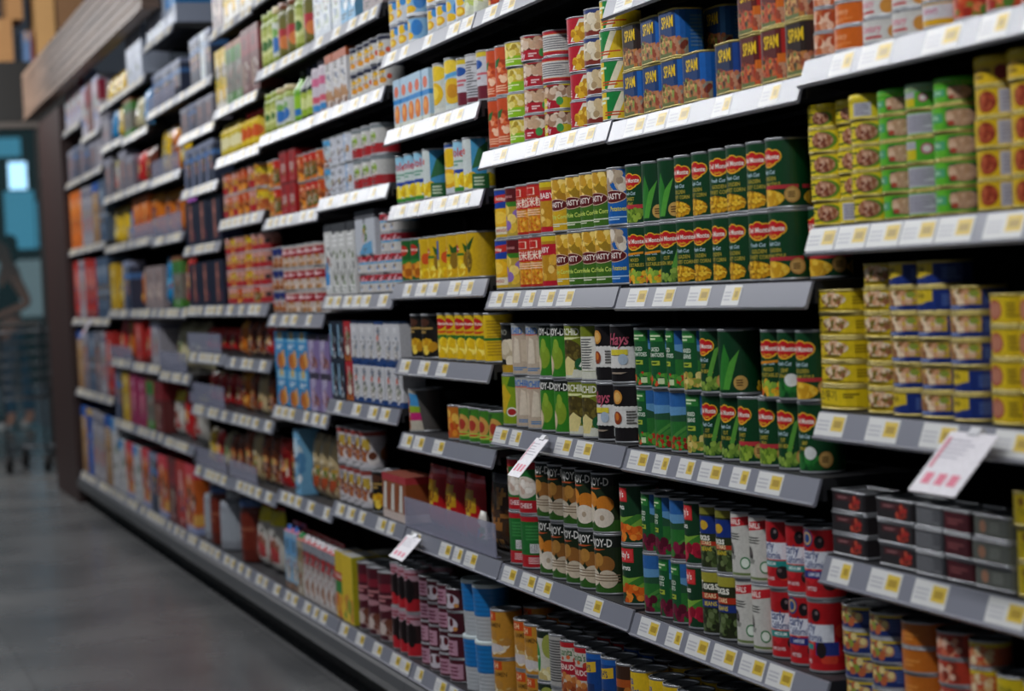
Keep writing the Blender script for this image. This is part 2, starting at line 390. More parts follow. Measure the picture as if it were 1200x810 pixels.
D('cream', 'can', 'sweetcorn_can', 'can', 'green cream-corn can with red badge', G1, veg(['GOLDEN', 'CREAM STYLE'], [('r', -.5, .26, .5, .32, '#b03038'), ('e', -.1, .12, .38, .14, '#d9a722'), ('b', -.1, .12, .33, .1, 30, .05, ['#e8bd3e', '#c9951c'], 2)]), tab=True)
D('leafcorn', 'can', 'sweetcorn_can', 'can', 'dark green can showing long corn leaf', '#073a1c', [('p', [(-.2, .05), (.02, .05), (.12, .55), (.02, .8), (-.1, .45)], '#2c7a2a'), ('p', [(-.05, .05), (.1, .05), (.3, .7), (.12, .5)], '#4f9a36'), ('e', .3, .16, .12, .12, '#c19a52'), ('x', .23, .1, .37, .22, 3, '#5c3d1a'), ('b', -.35, .1, .16, .08, 14, .04, CORN, 3)], tab=True)
D('mixveg', 'can', 'vegetable_can', 'can', 'green mixed-vegetable can with red badge', G1, veg(['MIXED', 'VEGETABLES'], [('b', -.05, .12, .42, .12, 60, .045, ['#7fa63a', '#d9a722', '#d2601c', '#98b83e', '#e8b82e'], 4), ('p', [(-.25, .5), (.2, .53), (.2, .57), (-.25, .54)], '#d98a1c')]), tab=True)
D('peas', 'can', 'vegetable_can', 'can', 'green sweet-pea can with red badge', G1, veg(['SWEET', 'PEAS'], [('r', -.45, .25, .45, .32, '#b8343a'), ('b', 0, .12, .45, .1, 60, .05, PEA, 5)]), tab=True)
D('gbean', 'can', 'vegetable_can', 'can', 'green cut-bean can with red badge', G1, veg(['CUT', 'GREEN BEANS'], [('b', 0, .12, .45, .1, 50, .05, BEAN, 6), ('p', [(.1, .25), (.2, .25), (.35, .75), (.26, .7)], '#5a9a3a')]), tab=True)
D('spinach', 'can', 'vegetable_can', 'can', 'green leaf-spinach can with red badge', G1, veg(['LEAF', 'SPINACH'], [('b', -.05, .14, .45, .12, 40, .07, ['#1f6a2a', '#2f8034', '#15551f'], 7), ('e', .12, .27, .12, .1, '#d8dcd8')]), tab=True)
def sky(lines, low, s=.16, txt='SELECT'):
    return [('r', s, .0, .62, 1, '#2a6f2e'), ('r', s, .6, .62, 1, '#2a62a4'), ('r', s, .6, .62, .76, '#5f94c0'), ('p', [(s, .5), (.62, .5), (.62, .64), (s+.2, .6), (s, .66)], '#244f34'), ('p', [(s, .1), (s+.15, .1), (.6, .52), (.5, .52)], '#4a8a3a'), ('p', [(s+.2, .1), (s+.32, .1), (.62, .4), (.62, .5)], '#3f7f34'),
            ('r', s-.44, .8, s-.04, .95, '#2c7a34'), ('x', s-.4, .82, s-.08, .93, 2, '#cfe0b8')]+[('t', t, s-.24, .66-.1*i, .10, '#dfe8d8', .8) for i, t in enumerate(lines)]+[('r', s-.36, .38, s-.12, .46, '#a8b83c'), ('x', s-.34, .39, s-.14, .45, 1, '#33551c')]+low
D('skybean', 'can', 'vegetable_can', 'can', 'green can showing field under blue sky', '#14532a', sky(['DICED', 'TOMATOES'], [('b', -.05, .12, .5, .1, 40, .05, ['#b5301e', '#3f8a30', '#d0502a', '#5a9a3a'], 8), ('r', -.02, .05, .12, .15, '#c8d8a8')]), tab=True)
D('skyfull', 'can', 'vegetable_can', 'can', 'green can turned to its blue sky picture', '#14532a', sky(['DICED', 'TOMATOES'], [('b', -.05, .12, .5, .1, 60, .045, ['#b5301e', '#3f8a30', '#d0502a', '#5a9a3a', '#8a2014'], 8)], -.3)+[('r', -.5, .9, -.3, 1, '#14532a')], tab=True)
D('skyveg', 'can', 'vegetable_can', 'can', 'dark green beet can turned to its sky picture', '#14532a', sky(['SLICED', 'BEETS'], [('b', -.05, .13, .5, .12, 40, .07, ['#6a1430', '#821a3c', '#520e24', '#3f7a34'], 10)], -.3), tab=True)
D('skymix', 'can', 'vegetable_can', 'can', 'green can with pale vegetables and blue sky', '#14532a', sky(['MIXED', 'BEANS'], [('b', -.05, .14, .5, .12, 50, .055, ['#c9b45a', '#a88f3a', '#dcc878', '#8a9a3a'], 9)]), tab=True)
D('skybeet', 'can', 'vegetable_can', 'can', 'green sliced-beet can with sky picture', '#14532a', sky(['SLICED', 'BEETS'], [('b', -.05, .13, .5, .12, 30, .08, ['#6a1430', '#821a3c', '#520e24'], 10)]), tab=True)
def libby(l1, low): return [('r', -.42, .72, .12, .97, '#c4252c'), ('r', -.4, .74, .1, .95, '#d63a3a'), ('t', "Libby's", -.15, .85, .16, '#f4efe6', .85), ('t', l1, -.12, .62, .13, '#f2f2ea', .8), ('p', [(-.56, .2), (.56, .2), (.56, .52), (0, .44), (-.56, .5)], '#7aa83a'), ('p', [(-.2, .25), (.1, .25), (.5, .5), (.3, .5)], '#3c7a2c')]+low
D('carrot', 'can', 'vegetable_can', 'can', 'carrot can with red brand box', '#123a20', libby('Carrots', [('b', -.05, .16, .48, .14, 34, .075, ['#e0671a', '#cc5410', '#f08a2e'], 11)]), tab=True)
D('beet', 'can', 'vegetable_can', 'can', 'beet can with red brand box', '#123a20', libby('Beets', [('b', -.05, .16, .48, .14, 22, .1, ['#a31631', '#8a1028', '#c02a44'], 12)]), tab=True)
D('starbean', 'can', 'bean_can', 'can', 'olive bean can with navy panel', '#2c3318', [('w', .88, 1, '#7c7a2a'), ('r', -.25, .56, .3, .85, '#16307a'), ('e', -.05, .7, .12, .08, '#c9a02a'), ('b', 0, .22, .5, .2, 60, .055, ['#3a4a22', '#56663a', '#243014', '#6c7a4a'], 13), ('t', 'Texas', -.1, .5, .17, '#f0eee0'), ('r', -.4, .36, .35, .43, '#b5341c'), ('t', 'STARS', 0, .4, .09, '#f3e4b0'), ('t', 'BEANS', 0, .3, .09, '#d8c034')], tab=True)
D('starbean2', 'can', 'bean_can', 'can', 'olive bean can with pale lettering', '#262c16', [('w', .84, 1, '#a09a34'), ('t', 'Texas', -.05, .78, .2, '#f0eee0'), ('r', -.42, .56, .4, .66, '#b5341c'), ('t', 'STARS', 0, .61, .1, '#f3e4b0'), ('r', -.42, .42, .4, .54, '#20357a'), ('t', 'BEANS', 0, .48, .1, '#e0c834'), ('b', 0, .2, .5, .18, 60, .06, ['#34441e', '#4c5c32', '#1e280f', '#66764a'], 14)], tab=True)
D('whiteolive', 'can', 'olive_can', 'can', 'white olive can with red slanted lettering', '#c6c4bd', [('p', [(-.45, .76), (.3, .84), (.3, .98), (-.45, .9)], '#c4202a'), ('t', 'PEARLS', -.1, .87, .12, '#f0ece4', .9, .1), ('e', -.22, .4, .11, .14, '#1d1a1a'), ('e', -.17, .44, .05, .05, '#5a5250'), ('x', -.35, .58, .15, .7, 3, '#5a5a56'), ('e', .14, .22, .1, .1, '#2f7a44'), ('e', .14, .22, .075, .075, '#dfe8dc'), ('w', .02, .06, '#6d7f4a'), ('p', [(-.35, .3), (-.1, .26), (-.05, .33), (-.3, .38)], '#8f8f88')], tab=True)
def early(low): return [('b', 0, .5, .55, .45, 16, .12, ['#d4402a', '#e26a4a', '#a81418', '#c8242c'], 15), ('w', .0, .1, '#c01a22'), ('r', -.4, .42, .42, .68, '#dfe2ea')]+[('e', .12, .82, .09, .1, '#1a1418'), ('e', .14, .85, .03, .03, '#7a6a6c'), ('e', -.38, .8, .08, .09, '#1a1418'), ('t', 'Early', -.06, .63, .2, '#233a78', .85), ('t', 'California', 0, .48, .16, '#233a78', .72)]+low
D('olive', 'can', 'olive_can', 'can', 'red black-olive can with teal band', '#b01a22', early([('r', -.45, .3, .45, .4, '#1f8a84'), ('t', 'MEDIUM', 0, .35, .07, '#e8f0ee'), ('e', .25, .22, .12, .1, '#241c1e'), ('e', .2, .25, .04, .03, '#6d5c5c'), ('t', 'RIPE OLIVES', -.05, .12, .07, '#f3dfe0', .8)]), tab=True)
D('olive2', 'can', 'olive_can', 'can', 'red black-olive can with navy band', '#b01a22', early([('e', -.12, .87, .13, .13, '#1f3f78'), ('e', -.12, .87, .1, .1, '#c9a66a'), ('e', -.12, .87, .07, .07, '#2a4a84'), ('r', -.45, .28, .45, .39, '#20307c'), ('t', 'LARGE', 0, .335, .075, '#e8ecf4'), ('e', .28, .2, .12, .1, '#241c1e'), ('t', 'PITTED', -.05, .12, .08, '#f3dfe0', .8)]), tab=True)
D('olive3', 'can', 'olive_can', 'can', 'red black-olive can with blue panel', '#b5161c', early([('r', .1, .22, .5, .42, '#26357f'), ('e', .2, .3, .09, .12, '#241c1e'), ('r', -.45, .3, .05, .38, '#1f8a84'), ('t', 'SLICED', -.2, .34, .06, '#e8f0ee'), ('t', 'OLIVES', -.1, .12, .08, '#f3dfe0', .8)]), tab=True)
# luncheon meat
def spam(top, side, food, s2='#c8281e'):
    return [('r', -9, 0, 9, 1, side), ('r', -.8, 0, .45, 1, top), ('r', -.8, .0, .45, .42, food[0]), ('b', -.22, .26, .5, .22, 110, .05, food+['#6f7a3a', '#4a3a24'], 16), ('r', -.8, 0, .3, .07, '#6a7440'), ('t', 'SPAM', .09, .75, .37, '#f0c81c', .68), ('r', .46, .0, .74, .36, '#8f8878'), ('b', .54, .2, .16, .18, 14, .07, ['#9a4a34', '#b06a4a', '#7c3424', '#c08a6a'], 17), ('x', .8, .15, 1.25, .9, 9, '#4f76a8'), ('x', -1.3, .15, -.8, .9, 9, '#4f76a8')]
D('spamblue', 'rtin', 'luncheon_meat_tin', 'tin', 'blue luncheon-meat tin', '#1d5fae', spam('#1a3a6c', '#1c62b4', ['#b5744a', '#c9925a', '#8aa04a', '#d8b06a', '#9a5a3a']), depth=.058, w0=.098)
D('spamnavy', 'rtin', 'luncheon_meat_tin', 'tin', 'navy luncheon-meat tin', '#17407c', spam('#1c2c4e', '#1a3f86', ['#b5603a', '#c08a5a', '#7a9044', '#d0a06a', '#8a3a2a']), depth=.058, w0=.098)
D('spamred', 'rtin', 'luncheon_meat_tin', 'tin', 'red luncheon-meat tin', '#a81e1a', spam('#5a1c18', '#a8201a', ['#c4552c', '#d87a3a', '#a83a20', '#b8684a', '#8a2a1c'])+[('r', .34, .32, .62, .5, '#d06a1c')], depth=.058, w0=.098)
D('spamdark', 'rtin', 'luncheon_meat_tin', 'tin', 'dark brown luncheon-meat tin', '#33211a', spam('#2a1c16', '#2e1c18', ['#b5763a', '#c9925a', '#8a4a2a', '#d8b06a', '#7a3a1a']), depth=.058, w0=.098)
# stack tins left of the luncheon meat
D('orangetall', 'can', 'fruit_can', 'can', 'orange can with white peel pieces', '#c84e24', [('w', .62, .74, '#a83a18'), ('b', -.05, .45, .3, .22, 16, .07, ['#e9a07a', '#f2c8a8', '#b03c1a', '#d8683a'], 20), ('p', [(-.2, .55), (-.02, .6), (.05, .78), (-.12, .72)], '#2d6a34'), ('x', -.3, .05, .3, .2, 3, '#f0b898')], tab=True)
D('limemango', 'can', 'fruit_can', 'tin', 'lime green can with yellow mango slices', '#c9b92a', [('w', .0, .42, '#8cc11c'), ('b', 0, .7, 1.1, .22, 26, .17, ['#d9c04a', '#e8d878', '#b0942a', '#f0e29a'], 21), ('x', -.6, .12, .6, .32, 2, '#e8f2b8')], tab=True)
D('mushroom', 'can', 'mushroom_can', 'tin', 'red can with button mushrooms', '#b0182a', [('r', -1.1, .42, 1.1, .95, '#6a3020'), ('b', 0, .68, 1.0, .2, 22, .2, ['#d9c0a8', '#c9a888', '#e8d8c4', '#a88468'], 22), ('t', 'Jolly', -.35, .2, .3, '#f0e0e0'), ('e', .75, .28, .16, .18, '#3f9a4a'), ('x', .1, .1, .5, .3, 2, '#f0d0d0')], tab=True)
D('mushlabel', 'can', 'mushroom_can', 'tin', 'red can turned to its white text panel', '#b0182a', [('r', -.95, .12, .95, .9, '#c9541c'), ('r', -.9, .16, .9, .86, '#d4d2cc'), ('x', -.8, .22, .8, .8, 6, '#77757a')], tab=True)
D('mushyellow', 'can', 'mushroom_can', 'tin', 'red and yellow mushroom can', '#b0182a', [('r', .2, 0, 2.2, 1, '#d8c41e'), ('r', -1.4, .45, .9, .95, '#6a3020'), ('b', -.2, .68, 1.0, .2, 22, .2, ['#d9c0a8', '#c9a888', '#e8d8c4', '#a88468'], 23), ('t', 'Jolly', -.5, .22, .3, '#f0e0e0'), ('e', .2, .3, .16, .18, '#3f9a4a'), ('r', .95, .15, 1.35, .85, '#e8e6e0')], tab=True)
D('redcorn', 'can', 'sweetcorn_can', 'tin', 'red can with yellow corn wedge', '#b4182c', [('p', [(.0, .05), (.95, .05), (.95, .95), (.5, .95)], '#e9e2d2'), ('p', [(.12, .08), (.9, .08), (.9, .8), (.5, .8)], '#c99218'), ('b', .5, .35, .35, .25, 14, .12, ['#e0b02a', '#c08a14', '#f0cc50'], 24), ('x', -.7, .1, -.1, .4, 3, '#e8b8c0'), ('e', -.5, .62, .12, .16, '#2d4f9a')], tab=True)
D('whitemush', 'can', 'mushroom_can', 'tin', 'cream can with sliced mushrooms', '#bdb09a', [('w', .86, 1, '#2a3a72'), ('r', -1.2, .0, 1.2, .2, '#7a2a20'), ('b', 0, .55, 1.1, .3, 24, .2, ['#e0d4bc', '#c9b48e', '#efe6d2', '#a8906a'], 25)], tab=True)
D('greenbanana', 'can', 'fruit_can', 'tin', 'green and yellow fruit can', '#14803a', [('p', [(.15, 0), (2.3, 0), (2.3, 1), (.5, 1)], '#dcb91c'), ('p', [(.0, .0), (.3, 0), (.75, 1), (.5, 1)], '#e8e0c0'), ('x', -.6, .55, .0, .85, 2, '#d8e8c8'), ('x', -.3, .1, .9, .3, 2, '#c04a1c')], tab=True)
# second shelf of the third bay
D('pineblue', 'can', 'fruit_can', 'can', 'blue topped can with yellow fruit', '#caa51e', [('w', .62, 1, '#1d3f9a'), ('p', [(-.4, .72), (.35, .78), (.3, .93), (-.35, .88)], '#c43028'), ('t', 'Holiday', 0, .82, .1, '#f0e8d8'), ('e', 0, .42, .32, .2, '#e4b01e'), ('e', -.05, .42, .22, .14, '#f0c848'), ('w', .06, .22, '#e0d8c0'), ('t', 'MANGO', 0, .14, .1, '#b02a20')], tab=True)
D('babybanana', 'can', 'fruit_can', 'can', 'maroon topped can with banana blossom', '#b59a3a', [('w', .72, 1, '#5a1418'), ('w', .62, .72, '#3a7a1e'), ('t', 'Bananas', 0, .84, .1, '#c88a8a'), ('b', -.05, .36, .38, .24, 16, .12, ['#d8b43a', '#c49a28', '#e8cc6a', '#8a6ab0'], 27)], tab=True)
D('maizered', 'can', 'sweetcorn_can', 'can', 'orange kernel can with red script box', '#cc8b1c', [('b', 0, .28, .56, .28, 110, .035, ['#d8781c', '#e8a02a', '#c9661a', '#efb848'], 28), ('w', .97, 1, '#a82020'), ('r', -.42, .76, .3, .97, '#c22a22'), ('r', -.28, .79, .08, .94, '#ead8c0'), ('r', -.25, .8, .05, .93, '#c22a22'), ('r', -.42, .52, .42, .75, '#c22a22'), ('t', '玉米粒', 0, .63, .2, '#f0e4d0', .9), ('x', -.35, .36, .35, .5, 3, '#f2c8a0'), ('w', 0, .05, '#b02a1c')], tab=True)
D('babycornred', 'can', 'sweetcorn_can', 'can', 'yellow and red baby-corn can', '#b8841c', [('w', .9, 1, '#d0b81e'), ('r', -.5, .62, .5, .84, '#b8182c'), ('t', 'BABY', 0, .72, .16, '#f0e6e0'), ('b', 0, .35, .5, .22, 18, .09, ['#d8a83a', '#c49028', '#e8c46a', '#a0701c'], 29), ('w', 0, .1, '#b8182c')], tab=True)
def hasty(c1, low, t2): return [('r', -.56, .46, .56, 1, low[0]), ('b', 0, .76, .54, .22, 24, .1, low[1], 30), ('e', 0, .5, .3, .12, '#d8b8a0'), ('e', 0, .5, .285, .107, '#5c1216'), ('t', 'HASTY', 0, .5, .15, '#efe4dc', .85), ('t', t2, .04, .26, .12, '#cfe06a', .85), ('x', -.35, .06, .35, .14, 2, '#d8dcc0')]
D('hastyyellow', 'can', 'sweetcorn_can', 'can', 'yellow baby-corn can with maroon oval', '#cfa51c', hasty('', ('#a87a1c', ['#e0b43a', '#c8962a', '#f0d070']), 'Baby Corn'), tab=True)
D('hastygreen', 'can', 'sweetcorn_can', 'can', 'olive green baby-corn can with maroon oval', '#3f6a1c', hasty('', ('#9a7a1c', ['#e0b43a', '#c8962a', '#f0d070']), 'Whole Corn'), tab=True)
D('hastyblue', 'can', 'vegetable_can', 'can', 'bright blue potato can with maroon oval', '#145ba8', [('b', -.1, .76, .34, .22, 30, .1, ['#d0c0ac', '#b8a48c', '#e2d6c6', '#a08c78'], 30), ('e', -.05, .5, .3, .12, '#d8b8a0'), ('e', -.05, .5, .285, .107, '#5c1216'), ('t', 'HASTY', -.05, .5, .15, '#efe4dc', .85), ('t', 'Potatoes', .05, .27, .12, '#e0d040', .85), ('x', -.35, .06, .35, .14, 2, '#a8c8e8')], tab=True)
# third shelf of the third bay
D('darkchest', 'can', 'nut_can', 'can', 'black can with pale chestnuts', '#1a1a16', [('t', 'DIAO', -.05, .84, .16, '#8a8a7c'), ('b', 0, .42, .4, .22, 9, .16, ['#cfc2a8', '#b8a88c', '#ded2ba'], 31), ('w', 0, .16, '#b08a1c')], tab=True)
D('limecan', 'can', 'fruit_can', 'can', 'lime can with yellow fruit', '#7f9a1a', [('p', [(-.4, .3), (-.1, .2), (.1, .6), (-.1, .85), (-.4, .7)], '#c9a81e'), ('p', [(.0, .8), (.3, .75), (.4, 1), (.1, 1)], '#2f6a1e'), ('e', .1, .25, .14, .1, '#e4e4d8'), ('e', .1, .25, .11, .07, '#a82a2a')], tab=True)
D('bamboo', 'can', 'vegetable_can', 'can', 'beige bamboo-shoot can with blue lettering', '#b8a692', [('w', .8, 1, '#a4a6a4'), ('t', 'ORCHID', -.05, .87, .21, '#1c62b0', .72), ('x', -.4, .78, .4, .83, 1, '#c46a50'), ('p', [(-.35, .25), (-.12, .25), (-.12, .68), (-.25, .74)], '#cdbda8'), ('p', [(-.08, .22), (.16, .22), (.14, .7), (.02, .76)], '#d6c8b4'), ('r', .2, .25, .42, .7, '#c8b8a2'), ('b', -.3, .1, .1, .06, 3, .06, ['#6fa0b8', '#88b4c4'], 33), ('x', -.1, .06, .4, .14, 2, '#3a7ab0')], tab=True)
def enjoy(body, low, t=''): return [('w', .8, 1, '#141a16'), ('t', 'ENJOY-D', 0, .87, .2, '#e4e2dc', .75), ('x', -.3, .73, .2, .78, 1, '#c4572c')]+low
D('pear', 'can', 'fruit_can', 'can', 'green pear can with black top', '#2c6a1a', enjoy('', [('w', .0, .78, '#2f7a1c'), ('e', .08, .38, .17, .24, '#7f9a2a'), ('e', .08, .6, .08, .14, '#8aa834'), ('e', -.2, .22, .2, .2, '#cdb696'), ('e', -.2, .24, .14, .15, '#e0d0b4')]), tab=True)
D('jackfruit', 'can', 'fruit_can', 'can', 'olive jackfruit can with white lettering', '#6f7a1c', [('t', 'ORCHID', 0, .88, .19, '#e8e6d8', .8), ('x', -.4, .72, .4, .8, 1, '#d8dca0'), ('e', 0, .5, .34, .24, '#4a3f18'), ('b', 0, .5, .3, .2, 40, .04, ['#5c5020', '#3c3412', '#6c6028'], 35), ('w', 0, .16, '#cfcfc0'), ('p', [(-.3, .05), (.1, .05), (.2, .3), (.0, .42), (-.22, .3)], '#dccd8a'), ('e', .3, .26, .13, .12, '#1f5a34'), ('p', [(.26, .22), (.3, .2), (.36, .32), (.32, .32)], '#e8e8e0')], tab=True)
D('jackfact', 'can', 'fruit_can', 'can', 'olive can turned to white facts panel', '#6f7a1c', [('e', -.3, .5, .25, .24, '#4a3f18'), ('w', 0, .14, '#cfcfc0'), ('r', -.2, .15, .25, .8, '#d8d6cc'), ('x', -.17, .18, .22, .77, 12, '#5a5a58')], tab=True)
D('kings', 'can', 'dessert_can', 'can', 'black and white can with pink script', '#161214', [('w', .27, .6, '#d8d6d2')]+[('e', -1.1+.1*i, .6, .06, .035, '#d8d6d2') for i in range(23)]+[('e', -1.1+.1*i, .27, .06, .03, '#d8d6d2') for i in range(23)]+[('t', 'Hays', 0, .76, .3, '#b8556a', .8, .25), ('x', -.2, .12, .2, .18, 1, '#9a8a7a'), ('r', -.2, .48, .2, .58, '#d8c83a'), ('e', .1, .4, .1, .1, '#a8b8c8')], tab=True)
D('kings2', 'can', 'dessert_can', 'can', 'black and white can with orange lamp emblem', '#161214', [('w', .27, .6, '#d8d6d2')]+[('e', -1.1+.1*i, .6, .06, .035, '#d8d6d2') for i in range(23)]+[('e', -1.1+.1*i, .27, .06, .03, '#d8d6d2') for i in range(23)]+[('e', 0, .8, .13, .13, '#c98a3a'), ('e', 0, .8, .09, .09, '#e0b060'), ('e', -.02, .42, .12, .12, '#8a3a1a'), ('e', -.02, .44, .06, .07, '#c8702a'), ('x', .2, .3, .4, .56, 5, '#55524f'), ('bc', -.45, .08, -.15, .22)], tab=True)
# fourth shelf of the third bay
D('waterchest', 'can', 'nut_can', 'can', 'red and green can with white bowl', '#1f6a2c', [('w', .86, 1, '#b01a24'), ('w', 0, .24, '#b01a24'), ('e', 0, .5, .3, .22, '#d6cabc'), ('b', 0, .54, .24, .15, 20, .06, ['#e8dcd0', '#d4c0b0', '#f0e8de', '#c4a898'], 37), ('r', -.42, .72, -.18, .84, '#c42a2a'), ('t', '马蹄', -.3, .78, .09, '#f0e0d0'), ('t', 'CHEES', 0, .13, .13, '#f0dcdc', .9)], tab=True)
D('waterback', 'can', 'nut_can', 'can', 'green can with red foot and bar code', '#1f6a2c', [('w', .9, 1, '#b01a24'), ('w', 0, .24, '#b01a24'), ('t', '马', -.35, .76, .2, '#d8683a'), ('p', [(-.4, .3), (-.32, .3), (-.28, .62), (-.36, .6)], '#b8343a'), ('bc', .1, .28, .45, .46), ('x', .05, .06, .45, .2, 4, '#e8b8b8'), ('x', .0, .52, .45, .84, 5, '#3f8a48'), ('t', 'CHEES', -.35, .13, .1, '#f0dcdc')], tab=True)
D('longan', 'can', 'fruit_can', 'can', 'black topped can with peeled longan', '#1c2a14', enjoy('', [('w', 0, .16, '#2f5a1c'), ('e', -.15, .52, .16, .15, '#a8702c'), ('e', .16, .5, .17, .15, '#94602a'), ('e', .0, .58, .12, .12, '#b8823a'), ('e', -.18, .26, .2, .16, '#d8cab4'), ('e', .18, .24, .2, .16, '#cdbda6'), ('e', -.18, .3, .09, .05, '#ece2d4')]+[('r', -.4, .20+.05*i, .42, .22+.05*i, '#8a745c') for i in range(3)]), tab=True)
D('longan2', 'can', 'fruit_can', 'can', 'black topped can with orange longan', '#22301a', enjoy('', [('w', 0, .2, '#2f5a1c'), ('e', -.12, .55, .18, .15, '#d8862a'), ('e', .2, .48, .18, .15, '#cc7a22'), ('e', -.2, .3, .2, .17, '#dccfbc'), ('e', .15, .24, .22, .17, '#e0d4c4'), ('e', .15, .24, .05, .05, '#b8a48c')]), tab=True)
# bottom shelf of the third bay
D('goldpud', 'can', 'soup_can', 'can', 'golden can with orange emblem square', '#c0872c', [('r', -.3, .8, .12, .99, '#cc4c14'), ('t', 'CH', -.1, .89, .16, '#f0d8a8'), ('t', 'RAMEN', .05, .7, .14, '#5a3a10', .8), ('b', 0, .3, .45, .2, 20, .11, ['#d8c4a0', '#c8a868', '#e8dcc0', '#b8843a'], 38), ('e', 0, .2, .3, .1, '#cfc8c8')], tab=True)
D('hominy', 'can', 'soup_can', 'can', 'white hominy can with green oval', '#c6c2b4', [('w', .86, 1, '#1d2a1c'), ('e', -.25, .42, .2, .38, '#2f8a34'), ('t', 'HOMINY', -.25, .45, .1, '#e8f0e0', .8), ('e', .2, .7, .2, .25, '#9aa04a'), ('b', .1, .15, .35, .12, 18, .08, ['#d8c88a', '#c4b070', '#e6dcae'], 39)], tab=True)
D('factcan', 'can', 'soup_can', 'can', 'grey can turned to its facts panel', '#a8a6a2', [('x', -.4, .08, .4, .94, 16, '#4c4c4c'), ('r', -.56, .1, -.46, .9, '#7c8a3a')], tab=True)
D('menudo', 'can', 'soup_can', 'can', 'red and white menudo can', '#c8c0b4', [('w', .9, 1, '#b01c24'), ('t', "Juanita's", 0, .8, .2, '#2a6a34', .7), ('b', .15, .66, .3, .06, 8, .06, ['#b8402a', '#d86a3a'], 40), ('w', .36, .62, '#a8182c'), ('t', 'MENUDO', 0, .5, .15, '#f0e2d8', .85), ('b', 0, .18, .5, .17, 36, .08, ['#a85a2a', '#c4783a', '#8a3c1c', '#d89a5a'], 41)], tab=True)
D('bushs', 'can', 'bean_can', 'can', 'blue baked-bean can with yellow lettering', '#103f82', [('w', .9, 1, '#1d5aa8'), ('p', [(-.5, .56), (.2, .66), (.2, .86), (-.5, .76)], '#d8b02a'), ('t', "BUSH'S", -.14, .71, .17, '#16305c', .8, -.1), ('r', -.5, .26, .15, .42, '#1b2f5e'), ('t', 'BEST', -.2, .34, .11, '#e0d8c4'), ('w', 0, .14, '#4a2412')], tab=True)
D('buena', 'can', 'soup_can', 'can', 'yellow can with blue lettering', '#dcb81c', [('t', 'Buena', -.2, .84, .22, '#1d3a9a', .75), ('t', 'Vista', .05, .64, .24, '#1d3a9a', .8), ('w', .3, .48, '#a85a2c'), ('x', -.4, .34, .4, .45, 2, '#f0d8b0'), ('b', 0, .13, .5, .12, 24, .08, ['#b8702a', '#d89a4a', '#8a4a1c'], 42)], tab=True)
D('brownveg', 'can', 'soup_can', 'can', 'dark brown can with orange band', '#3a2214', [('w', .6, .75, '#a8501c'), ('b', 0, .3, .5, .25, 24, .09, ['#8a4a1c', '#b8702a'], 43)], tab=True)
# nearest bay tins
TUN = ['#d0a07a', '#b8825c', '#e0bc98']
D('tunaorange', 'can', 'tuna_tin', 'tin', 'plain orange tuna tin', '#d0641a', [('t', 'Century', 0, .6, .4, '#e8a878', .8, .2), ('x', -.8, .1, .8, .3, 2, '#e08a4a')], tab=True, mat='litho')
D('tunapic', 'can', 'tuna_tin', 'tin', 'orange picture tuna tin', '#c06434', [('b', 0, .5, 1.4, .4, 30, .22, ['#d89a78', '#e8c4a8', '#b04a24', '#c8785a'], 44)], tab=True, mat='litho')
D('tunawhite', 'can', 'tuna_tin', 'tin', 'white tuna tin with pink lettering', '#cdcbc6', [('t', 'Century', -.4, .58, .5, '#d0607c', .8, .15), ('e', 1.0, .4, .4, .35, '#c98a3a'), ('r', -.8, .12, .3, .24, '#b8202a')], tab=True, mat='litho')
D('tunayellow', 'can', 'tuna_tin', 'tin', 'white tuna tin with yellow band', '#cbc9cc', [('t', 'Century', -.1, .68, .42, '#c0547c', .8, .15), ('w', .0, .28, '#d8a41c'), ('w', .94, 1, '#d8a41c')], tab=True, mat='litho')
D('tunared', 'can', 'tuna_tin', 'tin', 'red chilli tuna tin', '#b83a1c', [('b', 0, .5, 1.6, .42, 30, .22, ['#c8502a', '#8a7a2a', '#d8784a', '#a02818', '#4f7a2a'], 45)], tab=True, mat='litho')
YL = '#dcc622'
D('corned', 'can', 'luncheon_tin', 'tin', 'yellow tin with meat picture', YL, [('e', .4, .5, .72, .46, '#5f8a2a'), ('e', .3, .5, .62, .4, '#9c6848'), ('b', .3, .5, .55, .34, 40, .1, ['#b8866a', '#94583c', '#cfa48a', '#7a4030'], 46), ('x', -1.1, .5, -.2, .85, 2, '#4c5a1c'), ('x', -1.1, .1, .2, .26, 1, '#3a5a20')], tab=True, mat='litho', metal='gold')
D('cornedwhite', 'can', 'luncheon_tin', 'tin', 'yellow tin with white facts panel', YL, [('r', -.35, .08, .9, .92, '#b8b6c0'), ('x', -.25, .15, .8, .85, 5, '#85838e')], tab=True, mat='litho', metal='gold')
D('cornedcap', 'captin', 'luncheon_tin', 'tin', 'yellow capped tin with meat picture', YL, DES['corned']['art'], cap='#d8c21c', mat='litho', metal='gold')
D('cornedfcap', 'captin', 'luncheon_tin', 'tin', 'yellow capped tin with white panel', YL, DES['cornedwhite']['art'], cap='#d8c21c', mat='litho', metal='gold')
GR = '#4fa028'
D('tunagreen', 'can', 'tuna_tin', 'tin', 'green tin with pale meat picture', GR, [('r', -1.5, 0, -.2, 1, '#5fb02c'), ('r', -1.5, .34, -.2, .72, '#4a9a6c'), ('t', 'TUNA', -.85, .53, .26, '#bfe0c0', 1.1), ('r', .0, .12, 1.4, .9, '#3a4a34'), ('e', .66, .5, .7, .4, '#b08a6a'), ('b', .66, .55, .6, .3, 30, .14, ['#c9a284', '#d8b698', '#b8906e', '#c09a7c'], 146), ('e', .2, .28, .16, .12, '#a84a34')], tab=True, mat='litho', metal='gold')
D('tunagreenf', 'can', 'tuna_tin', 'tin', 'green tin with white facts panel', GR, [('r', -.9, .06, 1.1, .94, '#b6b4be'), ('x', -.8, .14, 1.0, .86, 5, '#7c7a86')], tab=True, mat='litho', metal='gold')
